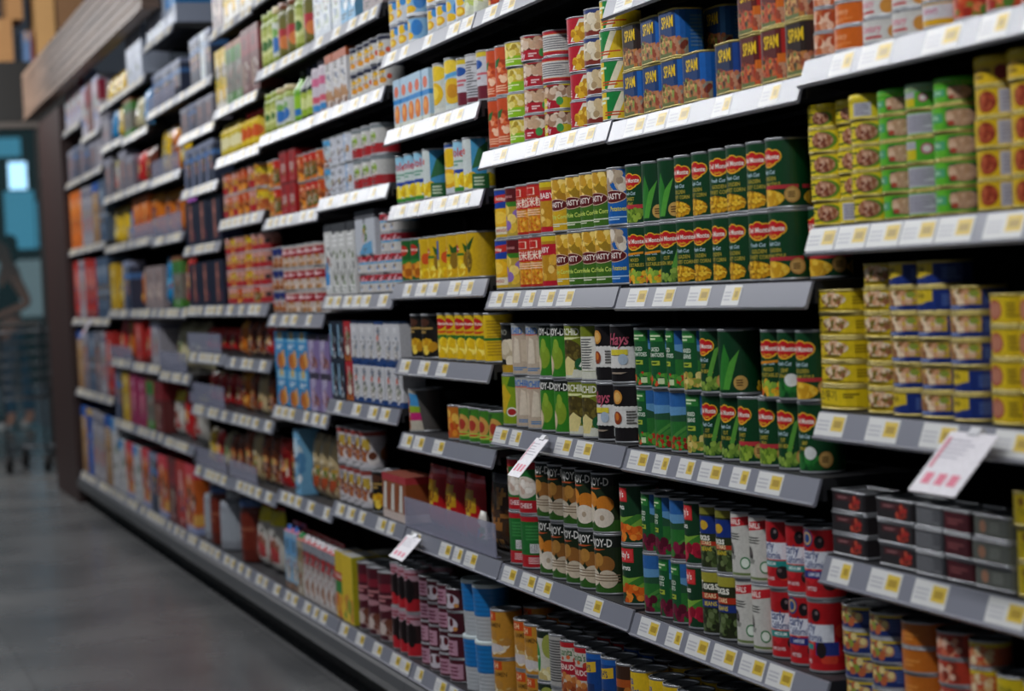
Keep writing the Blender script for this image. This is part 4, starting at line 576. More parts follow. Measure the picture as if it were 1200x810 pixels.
D('whitebox', 'box', 'snack_box', 'box', 'tall pale grey box', '#8f8c94', [('e', 0, .4, .18, .18, '#a84a4a'), ('w', .8, .9, '#5c5c70')], depth=.12)
D('bluebox', 'box', 'snack_box', 'box', 'tall slate blue box', '#44566e', [('w', .4, .44, '#8a94a0'), ('r', -.2, .6, .2, .85, '#64788e')], depth=.12)
D('tanbox', 'box', 'snack_box', 'box', 'tall tan box', '#94714c', [('w', .85, 1, '#1f4f9a'), ('e', 0, .5, .2, .2, '#b08a5c')], depth=.12, topc='#1f5ab0')
D('royalbox', 'box', 'snack_box', 'box', 'tall royal blue box', '#1c4c9c', [('w', .9, 1, '#b8963a'), ('e', 0, .5, .2, .14, '#4a78b8')], depth=.12, topc='#2a5ab0')
D('pinkstack', 'box', 'snack_box', 'box', 'magenta packet', '#8f2450', [('e', 0, .45, .2, .2, '#c8788a')], depth=.1)
D('yellowbox2', 'box', 'snack_box', 'box', 'mustard yellow packet', '#b8941c', [('e', 0, .4, .18, .2, '#d0b860')], depth=.1)
D('orangenoodle', 'box', 'noodle_box', 'box', 'orange box with red top', '#c05a1c', [('w', .8, 1, '#c43a44'), ('e', -.1, .55, .12, .12, '#2a3a2a'), ('e', .3, .5, .1, .1, '#22221c'), ('b', 0, .25, .5, .2, 12, .1, ['#d8a04a', '#8a2a1c', '#c8b8a8', '#6a4a7a'], 104), ('r', -.6, .0, .6, .1, '#8a94b8')], depth=.12, topc='#c44a58')
D('palemix', 'box', 'snack_box', 'box', 'pale box with blue corner', '#a8a8ac', [('r', -.5, .8, .1, 1, '#3f86c0'), ('e', .1, .4, .2, .2, '#c8c8c4'), ('e', .3, .6, .1, .1, '#2f5a34')], depth=.12, topc='#b0b8bc')
D('detergent', 'box', 'cereal_box', 'box', 'white box with red and blue swirl', '#b8b4c0', [('w', .86, 1, '#a8b0cc'), ('r', .1, .5, .6, .9, '#8a1c3c'), ('e', 0, .5, .2, .16, '#8aa89c'), ('e', -.1, .3, .2, .12, '#2f74b8'), ('e', .2, .3, .14, .1, '#b8662a')], depth=.1, topc='#a8b0cc')
D('bluetoppack', 'box', 'tissue_pack', 'pack', 'blue topped white pack', '#9aa2b4', [('w', .62, 1, '#1878b8'), ('r', -.4, .1, -.1, .5, '#c0c8d8')], depth=.2, topc='#1878b8')
D('greywhite', 'box', 'tissue_pack', 'pack', 'grey white pack', '#9ca4b4', [('r', -.3, .2, .3, .8, '#b4bccc')], depth=.12)
D('bignjar', 'jar', 'sauce_jar', 'jar', 'large red jar with blue lid', '#5c1c10', [('x', -.5, .3, .5, .7, 2, '#8a4a34')], lbase='#6a2414', cap='#3f5a8a', neck=.92, shoulder=.86, caph=.12, lab=(.2, .75))
D('whitejug', 'jar', 'sauce_jar', 'jar', 'grey white jug with pale lid', '#8c9098', [], lbase='#9aa0a8', cap='#a8acb0', neck=.6, shoulder=.8, lab=(.15, .65))
D('milkcap', 'box', 'milk_carton', 'carton', 'red and white milk carton with white cap', '#b8b0ac', [('w', .62, .84, '#a81420'), ('w', .84, 1, '#8a8c94'), ('e', 0, .72, .12, .06, '#d0a8a8'), ('r', -.3, .1, .0, .5, '#d0cac8'), ('b', .2, .2, .2, .14, 8, .08, ['#8a5a3a', '#b8907a'], 105)], depth=.075, gable=.03, topc='#a81c24', cap='#cfcfd2')
D('bluecap', 'box', 'milk_carton', 'carton', 'pale blue milk carton with blue cap', '#8fb0c8', [('w', .6, .9, '#5f98c4'), ('e', 0, .3, .14, .14, '#c8b8a8'), ('w', 0, .12, '#8a6a54')], depth=.075, gable=.03, topc='#a8506a', cap='#1c5aa8')
D('greencap', 'box', 'milk_carton', 'carton', 'beige milk carton with green cap', '#a89c88', [('w', .6, .86, '#8a7a5a'), ('e', 0, .3, .14, .14, '#8a4a2a')], depth=.075, gable=.03, topc='#a83a34', cap='#1c8a44')
D('olivejar', 'jar', 'pickle_jar', 'jar', 'yellow green jar with printed label', '#7a8a24', [('e', 0, .5, .4, .3, '#c8cc8a'), ('e', 0, .5, .2, .16, '#3a6a2a')], lbase='#a8b05a', cap='#8a9a2c', neck=.86, shoulder=.82)
D('oildark', 'jar', 'pickle_jar', 'jar', 'olive jar with red label', '#5a5a1c', [('r', -.5, .3, .5, .7, '#a82c34'), ('e', .2, .3, .3, .2, '#c8743a')], lbase='#6a6428', cap='#6a3a1c', neck=.86, shoulder=.82)
D('jarwhite', 'jar', 'pickle_jar', 'jar', 'green jar with white and blue label', '#8a9a3c', [('e', 0, .35, .35, .25, '#2f6ab0'), ('e', 0, .7, .25, .15, '#6fa04a')], lbase='#c4c8c0', cap='#b8a87a', neck=.88, shoulder=.84)
D('bottledark', 'jar', 'sauce_bottle', 'bottle', 'dark bottle with navy cap', '#14241c', [('e', 0, .5, .5, .3, '#c8d08a'), ('w', .0, .3, '#8aa82a')], lbase='#a8b84a', cap='#16264a', neck=.42, shoulder=.6, caph=.16, lab=(.06, .5))
D('bottlegreen', 'jar', 'sauce_bottle', 'bottle', 'bright green bottle with dark cap', '#5f9a1c', [('w', .1, .4, '#1f6ab0')], lbase='#8ab82a', cap='#22301c', neck=.4, shoulder=.62, caph=.14, lab=(.08, .5))
D('pinkbottle', 'jar', 'sauce_bottle', 'bottle', 'pink and white bottle', '#b8b0b8', [('w', .6, .8, '#c8668a'), ('w', .2, .35, '#c8566a'), ('w', .0, .15, '#3f86c0')], lbase='#c4bcc4', cap='#8a8a90', neck=.5, shoulder=.84, caph=.12, lab=(.05, .8))
D('redtopbottle', 'jar', 'sauce_bottle', 'bottle', 'yellow bottle with red cap', '#c8a81c', [('e', 0, .5, .5, .3, '#c8501c')], lbase='#d8b82a', cap='#a81a1c', neck=.55, shoulder=.72, caph=.18)
D('yellowjar', 'jar', 'sauce_bottle', 'bottle', 'yellow jar with pale label', '#b8a01c', [('e', 0, .5, .5, .3, '#e0d8a8')], lbase='#c8b43a', cap='#8a7a1c', neck=.7, shoulder=.8)
D('yellowwhite', 'box', 'snack_box', 'box', 'yellow and white packet', '#c8a81c', [('e', 0, .62, .2, .14, '#c0c0cc'), ('w', .0, .3, '#d8d4cc'), ('r', -.2, .1, .1, .4, '#d8b01c')], depth=.08)
D('greenpack', 'box', 'snack_box', 'box', 'grey packet with green top', '#6a6a60', [('w', .66, .9, '#3f7a34'), ('w', .9, 1, '#8a5a3a'), ('w', 0, .16, '#3f7a2a')], depth=.08)
D('maroonpack', 'box', 'snack_box', 'box', 'maroon packet', '#5c2020', [('w', .6, .9, '#7a1c24'), ('r', -.3, .1, .0, .5, '#7a5a4a')], depth=.08)

# ------------------------------------------------------------------ shelving: twelve bays, each .75 m wide, running away from the camera
BW = .75
BASE = .095
LIPS = {-1: [1.322, 1.083, .82, .612, .402], 0: [1.52, 1.302, 1.007, .721, .426], 1: [1.602, 1.306, 1.01, .723, .429],
        2: [1.602, 1.415, 1.229, 1.038, .853, .670, .431], 3: [1.732, 1.527, 1.288, 1.015, .725, .436], 4: [1.96, 1.731, 1.526, 1.265, .964, .677, .41],
        5: [1.95, 1.678, 1.509, 1.294, .997, .816, .622, .389], 6: [1.81, 1.648, 1.44, 1.225, .997, .822, .622, .385],
        7: [2.09, 1.81, 1.53, 1.288, .99, .73, .455], 8: [1.98, 1.765, 1.535, 1.30, .99, .75, .46], 9: [1.98, 1.78, 1.535, 1.30, .99, .755, .46],
        10: [1.89, 1.70, 1.33, .95, .56], 11: [1.99, 1.70, 1.33, .95, .56]}
SURF = {k: [z+.038 for z in v]+[.133] for k, v in LIPS.items()}
ORD = ['zeroth', 'first', 'second', 'third', 'fourth', 'fifth', 'sixth', 'seventh', 'eighth', 'ninth', 'tenth', 'eleventh', 'twelfth', 'thirteenth', 'fourteenth', 'fifteenth', 'sixteenth']
BAY = {k: ('nearest bay' if k < 0 else 'last bay' if k == 11 else ORD[k+2]+' bay') for k in LIPS}
def shelf_word(k, lv):
    n = len(LIPS[k]); return 'bottom shelf' if lv == n else ('top shelf' if lv == 0 else ORD[lv+1]+' shelf')
FLOOR = -.055
TAGS = {(-1, 1): [.03, .15, .27, .39, .51, .66], (-1, 2): [.035, .235, .43, .66], (-1, 3): [.05, .22, .38, .62], (0, 2): [.1, .26, .45, .62], (0, 3): [.06, .2, .34, .47, .62, .76], (0, 4): [.08, .23, .36, .5, .64, .77],
        (1, 2): [.06, .2, .34, .48, .62], (1, 3): [.04, .17, .55, .7], (1, 4): [.06, .22, .35, .72], (2, 4): [.08, .3, .5], (2, 5): [.06, .2, .42], (2, 6): [.1, .44, .57, .7]}
trnd = random.Random(11)
def tag_mesh(full):
    b = MB(); w = .043 if full else .032
    draw_q = lambda x0, z0, x1, z1, col, o: b.poly([(x0, -o, z0), (x1, -o, z0), (x1, -o, z1), (x0, -o, z1)], col, 'tag')
    draw_q(-w, .001, w, .034, '#d4d4d2', 0)
    draw_q(.004, .009, w-.004, .030, '#d6b840', .0002)
    for i in range(3): draw_q(-w+.005, .009+.006*i, -.004, .0115+.006*i, '#b2b2b8', .0002)
    draw_q(.010, .014, w-.010, .024, '#a88a20', .0004)
    return b.mesh('price_tag')
TAGM = [tag_mesh(True), tag_mesh(False)]
def strip_mesh():
    b = MB(); n = 1; x0, x1 = .004, BW-.004; pr = [(.016, .036), (.012, .036), (0, .002), (-.004, .0), (0, -.004), (.004, -.002), (.014, .028)]
    rows = [[(x, y, z) for y, z in pr] for x in (x0, x1)]
    b.grid(rows, '#999', 'strip', False, True); b.poly(rows[0], '#999', 'strip'); b.poly(rows[1][::-1], '#999', 'strip')
    return b.mesh('label_strip')
STRIPM = strip_mesh()
def board_mesh(xl=.004):
    b = MB(); b.box(xl, .0165, .020, BW-.004, .43, .0375, '#222', 'shelf')
    b.box(.004, .0165, .004, BW-.004, .022, .020, '#222', 'shelf')
    for x in (.004, BW-.012): # cantilever brackets
        b.poly([(x, .03, .020), (x, .43, .020), (x, .43, -.006), (x, .2, .004)], '#222', 'shelf'); b.poly([(x+.008, .03, .020), (x+.008, .43, .020), (x+.008, .43, -.006), (x+.008, .2, .004)], '#222', 'shelf')
    for y in (.1, .2, .3): b.box(.01, y, .012, BW-.01, y+.02, .020, '#222', 'shelf')
    return b.mesh('shelf')
BOARDM = board_mesh(); BOARDN = board_mesh(-.0)
ang = math.atan2(.012, .034)
def add_tags(sh, k, lv, z):
    ps = TAGS.get((k, lv))
    if ps is None:
        ps = []; x = trnd.uniform(.05, .12)
        while x < BW-.06: ps.append(x/BW); x += trnd.choice([.095, .1, .12, .17, .2])
    for p in ps:
        t = link('price_tag', TAGM[0 if trnd.random() < .75 else 1], sh); t.location = (p*BW+.02 if p*BW+.02 < BW-.05 else BW-.05, -.0002, .0025); t.rotation_euler = (-ang, 0, 0)
for k, lips in LIPS.items():
    x0 = -BW*(k+1)
    if k == -1: x0 = 0.
    # the bay's own frame
    b = MB(); b.box(.0005, .45, BASE-.06, BW-.0005, .47, 2.16 if k >= 3 else 2.0, '#111', 'back')
    fr = link('shelving_bay', b.mesh('back_panel'), None, (x0, 0, 0))
    b = MB(); b.box(.0005, .432, FLOOR+.001, .028, .449, 2.15 if k >= 3 else 1.98, '#222', 'shelf'); link('upright', b.mesh('upright'), fr)
    b = MB(); b.box(.001, .0165, .10, BW-.001, .449, .1325, '#222', 'shelf'); link('base_deck', b.mesh('base_deck'), fr)
    b = MB(); b.box(.0005, .055, FLOOR, BW-.0005, .075, .0995, '#222', 'kick'); link('kick_plate', b.mesh('kick_plate'), fr)
    b = MB(); pr = [(.05, .0), (.012, -.004), (-.012, .006), (-.018, .03), (-.012, .055), (.01, .066), (.05, .066)]
    rows = [[(x, y, z+.028) for y, z in pr] for x in (.0005, BW-.0005)]
    b.grid(rows, '#999', 'rail', False, True); b.poly(rows[0], '#999', 'rail'); b.poly(rows[1][::-1], '#999', 'rail'); link('bumper_rail', b.mesh('bumper_rail'), fr)
    s = link('label_strip', STRIPM, fr, (0, 0, BASE))
    q = fr
    ps = []; x = trnd.uniform(.04, .1)
    while x < BW-.05:
        t = link('price_tag', TAGM[0 if trnd.random() < .8 else 1], fr); t.location = (x, -.0002, BASE+.0025); t.rotation_euler = (-ang, 0, 0); x += trnd.choice([.09, .1, .11, .14, .18])
    nm = BAY[k]
    tag(fr, 'charcoal shelving frame with black back panel and grey bumper rail, '+nm+(' from right' if k >= 0 else ' at right edge'), 'shelving', 'charcoal shelving bays along the aisle')
    for lv, z in enumerate(lips):
        sh = link('shelf', BOARDM if k >= 0 else BOARDN, None, (x0, 0, z))
        link('label_strip', STRIPM, sh); add_tags(sh, k, lv, z)
        tag(sh, 'charcoal metal shelf with tilted grey price strip, '+shelf_word(k, lv)+' of '+nm, 'shelf', 'shelves of the shelving bays')

# ------------------------------------------------------------------ stocking the shelves
ITEMS = []; CACHE = {}; COLS = {}
def product(id, w, h, far):
    key = (id, round(w, 3), round(h, 3), far)
    if key not in CACHE: CACHE[key] = MK[DES[id]['kind']](DES[id], round(w, 3), round(h, 3), far)
    return CACHE[key]
MAXW = {'can': .078, 'captin': .07, 'jar': .085, 'cup': .095}
def P(k, lv, ids, p0, p1, n=1, t=1, h=.1, w=None, y=.0175, rows=1, t0=0, dz=0., rot=None, row0=0, zref=None):
    z = SURF[k][lv]+.0006+dz
    if DES[ids if isinstance(ids, str) else (ids[0] if isinstance(ids[0], str) else ids[0][0])]['kind'] == 'bag': y = max(y, .041)
    def rg(id): return DES[id]['kind'] in ('can', 'captin', 'jar', 'cup')
    def pick(i, j):
        a = ids if isinstance(ids, str) else ids[min(j, len(ids)-1)]
        return a if isinstance(a, str) else a[min(i, len(a)-1)]
    zr = zref if zref is not None else z+h*.3
    if lv > 0:   # never taller than the gap under the next shelf
        h = min(h, (LIPS[k][lv-1]-.012-z)/t)
    X0, X1 = sx(p0, zr, y), sx(p1, zr, y); pitch = (X1-X0)/n
    far = k >= 5; bl, br = ((-.044 if 0 < lv < 4 else .003), .78) if k == -1 else (-BW*(k+1)+.003, -BW*k-(.003 if k or lv == 1 else .046))
    for i in range(n):
        col = {'x': None, 'w': 0, 'o': [], 'bl': bl, 'br': br}; COLS.setdefault((k, lv, row0, t0, round(dz, 2)), []).append(col)
        for j in range(t0, t):
            id = pick(i, j-t0); d = DES[id]; kd = d['kind']
            ww = w or min(pitch*.985, MAXW.get(kd, 9), d.get('w0', 9)); ww = min(ww, pitch*.985) if n > 1 else ww
            dp = ww if rg(id) else d.get('depth', .06)
            sh = .35*(ww/2) if rg(id) else ww/2
            for r in range(row0, row0+rows):
                jx = rnd.uniform(-.0002, .0002); jy = rnd.uniform(0, .004)
                x = X0+pitch*i+sh+jx; yy = y+dp/2+jy+r*(dp+.006)
                if rg(id): rz = (.28 if rot is None else rot)+rnd.uniform(-.22, .22)
                elif kd == 'rtin': rz = rnd.uniform(-.03, .03)
                else: rz = 0. if kd == 'box' else rnd.uniform(-.08, .08)
                if rot is not None: rz = rot
                pr = product(id, ww, h, far)
                o = link(d['name'], pr[0][1], None, (x, yy, z+(j)*(h+.0004)), rz)
                for nm, me in pr[1:]: link(nm, me, o)
                col['o'].append(o); col['x'] = x-jx; col['w'] = max(col['w'], ww*(1.02 if kd == 'bag' else 1.0)+.0022)
                ITEMS.append((o, k, lv, id, j, x, r))
def settle():
    """slide the columns of every shelf along until none touch and none leaves its bay"""
    for key, L in COLS.items():
        L.sort(key=lambda c: c['x']); bl, br = L[0]['bl'], L[0]['br']; tot = sum(c['w'] for c in L)
        f = min(1., (br-bl)/tot)
        for c in L: c['n'] = c['x']; c['w'] *= f
        for i, c in enumerate(L): c['n'] = max(c['n'], bl+c['w']/2 if i == 0 else L[i-1]['n']+(L[i-1]['w']+c['w'])/2)
        for i in range(len(L)-1, -1, -1):
            c = L[i]; c['n'] = min(c['n'], br-c['w']/2 if i == len(L)-1 else L[i+1]['n']-(L[i+1]['w']+c['w'])/2)
        for c in L:
            for o in c['o']:
                o.location.x += c['n']-c['x']
                if f < 1: o.scale = (f, f, 1)
def finish_labels():
    settle()
    by = {}
    for it in ITEMS: by.setdefault((it[1], it[2], it[3]), []).append(it)
    kinds = {}
    for it in ITEMS: kinds[(it[1], it[2], DES[it[3]]['name'])] = kinds.get((it[1], it[2], DES[it[3]]['name']), 0)+1
    for (k, lv, id), L in by.items():
        d = DES[id]; desc = d['desc']; place = shelf_word(k, lv)+', '+BAY[k]; tiers = sorted({i[4] for i in L}); rws = sorted({i[6] for i in L})
        mt = max(i[4] for i in ITEMS if i[1] == k and i[2] == lv)
        def tw(j):
            if mt == 1: return 'lower' if j == 0 else 'upper'
            return 'bottom' if j == 0 else ('top' if j == mt else ORD[j+1]+'-up')
        for j in tiers:
            for r in rws:
                S = sorted([i for i in L if i[4] == j and i[6] == r], key=lambda i: i[5])
                for q, it in enumerate(S):
                    one = len(S) == 1; bk = ('', 'second-row ', 'third-row ', 'fourth-row ', 'fifth-row ')[r] if len(rws) > 1 or r else ''
                    if len(tiers) == 1 and mt == 0: pos = ('' if one else ORD[q+1]+' from left')
                    else: pos = (tw(j)+' layer' if one else ORD[q+1]+' of '+tw(j)+' layer')
                    lab = bk+desc+(', '+pos if pos else '')+', '+place
                    if len(lab.split()) <= 14 and k >= 0 and k < 11: lab += ' from right'
                    tag(it[0], lab, d['cat'], None)
                    if kinds[(k, lv, d['name'])] > 1: it[0]['group'] = d['name'].replace('_', ' ')+'s on the '+shelf_word(k, lv)+' of the '+BAY[k]
def tray(k, lv, p0, p1, h, y=.012):
    z = SURF[k][lv]; X0, X1 = sx(p0, z, y), sx(p1, z, y); b = MB()
    b.box(X0, y+.002, z+.0008, X1, y+.005, z+h, '#aaa', 'clear'); b.box(X0, y+.005, z+.0008, X1, y+.014, z+.003, '#aaa', 'clear')
    c = (X0+X1)/2
    for i, v in enumerate(b.v): b.v[i] = (v[0]-c, v[1]-y, v[2]-z)
    o = link('shelf_tray', b.mesh('shelf_tray'), None, (c, y, z)); TR.append((o, k, lv, c))
TR = []

# nearest bay
for a in (('tunapic', 948, 966), ('tunaorange', 966, 1000), ('tunawhite', 1000, 1043), ('tunawhite', 1043, 1078), ('tunayellow', 1078, 1113)): P(-1, 0, *a, t=3, h=.034)
P(-1, 0, 'tunared', 1113, 1232, 3, 3, h=.034)
for id, cap, p, y in ((['corned', 'corned', 'corned', 'corned'], 'cornedcap', 942, .022), (['cornedwhite', 'corned', 'corned', 'corned'], 'cornedcap', 970, .030), (['corned', 'corned', 'corned', 'corned'], 'cornedfcap', 992, .014),
                      (['tunagreen']*4, 'tunagreencap', 1019, .020), (['tunagreenf', 'tunagreenf', 'tunagreeny', 'tunagreenf'], 'tunagreenfcap', 1052, .02), (['tunagreen']*4, 'tunagreencap', 1086, .02)):
    P(-1, 1, id+[cap], p, p+30, t=5, h=.0345, w=.068, y=y, rot=.35 if p != 1086 else .55)
for p in (1143, 1183): P(-1, 1, ['redtuna']*4+['redtunacap'], p, p+33, t=5, h=.040, w=.076, rot=.12)
P(-1, 2, ['ottogi', 'ottogipic', 'ottogipic', 'ottogipic', 'ottogipic'], 953, 1005, t=5, h=.034, w=.105)
P(-1, 2, 'ottogipic', 1007, 1036, t=6, h=.034)
P(-1, 2, ['saeblue', 'saebluepic', 'saebluepic', 'saebluepic', 'saebluepic', 'saeblue'], 1036, 1068, t=6, h=.034)
P(-1, 2, ['saebluepic', 'saebluepic', 'saebluepic', 'saebluepic', 'saeblue', 'saeblue'], 1068, 1104, t=6, h=.034)
P(-1, 2, ['saeblue', 'saeblue', 'saebluepic', 'saebluepic', 'saebluepic'], 1104, 1140, t=5, h=.034)
P(-1, 2, 'yellowsq', 1154, 1225, 2, 4, h=.040, w=.08)
P(-1, 3, 'sardine', 973, 1012, t=3, h=.031); P(-1, 3, 'sardine', 1027, 1071, t=3, h=.031)
P(-1, 3, 'sardinegrey', 1072, 1105, t=3, h=.031); P(-1, 3, 'sardinered', 1105, 1138, t=3, h=.031); P(-1, 3, 'sardinebeige', 1139, 1183, t=3, h=.031); P(-1, 3, 'yellowbox', 1185, 1228, t=3, h=.043)
P(-1, 4, 'bluefood', 970, 1006, t=4, h=.035); P(-1, 4, 'bluefood', 1008, 1050, t=4, h=.035); P(-1, 4, 'orangered', 1057, 1098, t=4, h=.035)
P(-1, 4, 'redfood', 1100, 1136, t=4, h=.035); P(-1, 4, 'yelred', 1138, 1166, t=4, h=.035); P(-1, 4, 'yelword', 1169, 1235, 2, t=3, h=.035)
# second bay
P(0, 1, [['spamblue', 'spamblue', 'spamblue', 'spamblue'], ['spamdark', 'spamblue', 'spamblue']], 727, 794, 3, 2, h=.081)
P(0, 1, 'spamblue', 794, 820, 1, 1, h=.081, w=.088)
P(0, 1, 'spamblue', 757, 805, 2, 2, h=.081, row0=1)
P(0, 1, 'spamnavy', 839, 866, 1, 1, h=.081); P(0, 1, 'spamred', 869, 924, 2, 2, h=.081); P(0, 1, 'spamdark', 925, 949, 1, 2, h=.081, w=.078)
P(0, 2, [['mixveg', 'mixveg', 'gbean', 'corn', 'corn', 'corn', 'corn', 'corn', 'cream'], ['peas', 'leafcorn', 'leafcorn', 'corn', 'corn', 'corn', 'corn', 'corn', 'cream']], 735, 931, 9, 2, h=.107, w=.0675)
P(0, 2, 'cream', 934, 952, 1, 1, h=.107, y=.05, w=.064)
P(0, 3, [['skybean', 'skyfull', 'skyfull', 'skymix', 'gbean', 'gbean', 'peas', 'peas', 'gbean', 'spinach']], 735, 973, 10, 1, h=.106)
P(0, 3, [['skybean', 'skybean', 'skybean', 'skymix', 'gbean', 'leafcorn']], 735, 860, 6, 2, h=.106, t0=1, w=.0705)
P(0, 3, [['mixveg', 'spinach', 'cream']], 915, 977, 3, 2, h=.106, t0=1)
P(0, 4, [['skyveg', 'skybeet', 'skybeet', 'beet', 'starbean2', 'starbean2', 'whiteolive', 'whiteolive', 'olive', 'olive2', 'olive3'], ['skybeet', 'skybeet', 'skyveg', 'beet', 'starbean', 'starbean', 'whiteolive', 'whiteolive', 'olive', 'olive', 'olive2']], 748, 981, 11, 2, h=.108)
# third bay
P(1, 0, [['redpasta', 'redpasta', 'tunared', 'redpasta', 'redpasta', 'tunared']], 570, 655, 6, 2, h=.05)
P(1, 1, 'orangetall', 571, 592, 2, 2, h=.105); P(1, 1, 'limemango', 592, 606, 1, 4, h=.052, w=.074); P(1, 1, 'mushroom', 613, 626, 1, 4, h=.052, w=.07)
P(1, 1, ['mushyellow', 'mushyellow', 'mushlabel', 'mushlabel'], 628, 645, 1, 4, h=.052, w=.08, rot=.75, y=.034); P(1, 1, 'redcorn', 667, 681, 1, 4, h=.052, w=.074); P(1, 1, 'whitemush', 686, 701, 1, 4, h=.053, w=.074); P(1, 1, 'greenbanana', 704, 720, 1, 4, h=.054, w=.076)
P(1, 2, [['pineblue', 'babybanana', 'maizered', 'maizered', 'babycornred', 'hastyyellow', 'hastygreen', 'hastygreen', 'hastygreen', 'hastyblue']], 580, 728, 10, 2, h=.106)
P(1, 3, [['limecan', 'bamboo', 'bamboo', 'pear', 'pear', 'jackfruit', 'jackfruit', 'kings', 'kings2'], ['darkchest', 'bamboo', 'bamboo', 'pear', 'pear', 'jackfruit', 'jackfact', 'kings2', 'kings']], 587, 733, 9, 2, h=.108)
P(1, 4, ['waterback', 'waterchest'], 586, 616, 2, 2, h=.113); P(1, 4, [['longan2', 'longan', 'longan', 'longan', 'longan'], ['longan', 'longan', 'longan', 'longan2', 'longan2']], 629, 710, 5, 2, h=.115, w=.079)
P(1, 4, 'carrot', 727, 745, 1, 2, h=.11, w=.074)
P(1, 5, [['goldpud', 'goldpud', 'hominy', 'factcan', 'menudo', 'menudo', 'bushs', 'bushs', 'brownveg', 'buena']], 592, 740, 10, 2, h=.108, rows=3, zref=.3)
P(2, 7, 'goldpud', 574, 584, 1, 2, h=.108, w=.07, rows=2, zref=.3)
P(0, 5, [['buena', 'buena', 'buena', 'buena', 'buena']], 752, 843, 5, 2, h=.108, rows=3, zref=.3)
# fourth bay
P(2, 0, [['whitesun', 'whitesun', 'bluesun']], 451, 484, 3, 2, h=.062, w=.076); P(2, 0, [['whitesun', 'whitesun', 'bluesun', 'whitesun']], 501, 545, 4, 2, h=.062, w=.072); P(2, 0, 'greenpale', 548, 568, 2, 1, h=.075)
P(2, 1, 'carrotjuice', 461, 501, 5, 1, h=.115); P(2, 1, 'mangocan', 500, 512, 1, 1, h=.118); P(2, 1, 'peachblue', 519, 531, 1, 1, h=.12, w=.08); P(2, 1, [['cocktail', 'factwhite', 'cocktail']], 537, 571, 3, 1, h=.108)
P(2, 2, [['dole', 'dole', 'dole', 'dolebig']], 459, 500, 4, 1, h=.118, w=.073); P(2, 2, [['whitesun', 'dole', 'dolebig']], 519, 553, 3, 1, h=.118)
P(2, 3, [['pinegreen', 'pinegreen', 'pinebluey', 'pineyellow', 'pinebluey', 'pineyellow', 'pineyellow', 'pinebig']], 470, 555, 8, 1, h=.104)
P(2, 4, 'blackfruit', 480, 507, 2, 1, h=.106); P(2, 4, [['pinechunk', 'pinechunk', 'pinechunk', 'pinechunk', 'pinechunk', 'pinechunkside']], 511, 577, 6, 1, h=.108)
P(2, 5, 'chiacan', 474, 490, 1, 1, h=.106, w=.09, rot=.85); P(2, 5, [['orangemix', 'greenguava', 'greenguava', 'greenguava', 'greenguava']], 524, 583, 5, 1, h=.08)
P(2, 6, 'redpouch', 477, 539, 3, 1, h=.155, y=.05); P(2, 6, 'figurine', 541, 549, 1, 1, h=.08, w=.05, y=.03); P(2, 6, 'clearpouch', 553, 577, 1, 1, h=.17, w=.14, y=.05)
P(3, 6, [['redblack', 'redblack', 'redblack']], 457, 482, 3, 2, h=.112, rows=2, zref=.25); P(2, 7, [['maroonsmall', 'maroonface', 'maroonsmall', 'maroonsmall'], ['maroonsmall', 'maroonsmall', 'maroonface', 'maroonsmall'], ['maroonsmall', 'maroonsmall', 'maroonsmall', 'maroonface'], ['maroonsmall', 'maroonface', 'maroonsmall', 'maroonface']], 491, 536, 4, 4, h=.055, rows=1, zref=.2)
P(2, 7, 'bluecup', 540, 568, 2, 2, h=.128, w=.093, rows=1, zref=.25)
# fifth bay
P(3, 0, 'paleblue', 366, 397, 3, 1, h=.19); P(3, 0, 'skyblue', 398, 414, 2, 1, h=.19); P(3, 0, 'greypink', 423, 446, 2, 1, h=.18)
P(3, 1, 'pinkbottle', 372, 380, 1, 1, h=.16, w=.07); P(3, 1, 'whiteorange', 381, 406, 3, 1, h=.145); P(3, 1, 'sunwhite', 406, 446, 5, 2, h=.066)
P(3, 2, [['lightcan', 'whitebigcan', 'whitebigcan', 'bluewhitecan', 'redgreen', 'redgreen', 'redgreen']], 376, 444, 7, 2, h=.08)
P(3, 3, [['bluedisc', 'whitebottle', 'whitebottle', 'whitebottle']], 380, 414, 4, 1, h=.195); P(3, 3, 'redmilk', 416, 445, 3, 2, h=.05); P(3, 3, 'greenapple', 415, 440, 1, 1, h=.115, w=.2, dz=.102); P(3, 3, 'redmilk', 447, 468, 2, 4, h=.05)
P(3, 4, [['darkstripe', 'darkstripe', 'cocored', 'coco', 'coco', 'coco', 'coco', 'coco', 'coco'], ['darkstripe', 'darkstripe', 'cocored', 'cocoplain', 'cocoplain', 'cocoplain', 'coco', 'cocoplain', 'cocoplain']], 392, 476, 9, 2, h=.108)
P(3, 5, 'swiss', 393, 430, 4, 2, h=.105); P(3, 5, 'blackfruit', 434, 444, 1, 1, h=.11); P(3, 5, 'whitebread', 448, 476, 3, 1, h=.115)
P(4, 7, 'yellowdm', 387, 398, 1, 1, h=.19, w=.085); P(3, 6, 'yellowplain', 401, 414, 1, 1, h=.19, rows=2); P(3, 6, 'maroonjar', 418, 455, 3, 1, h=.185, w=.095, rows=2)
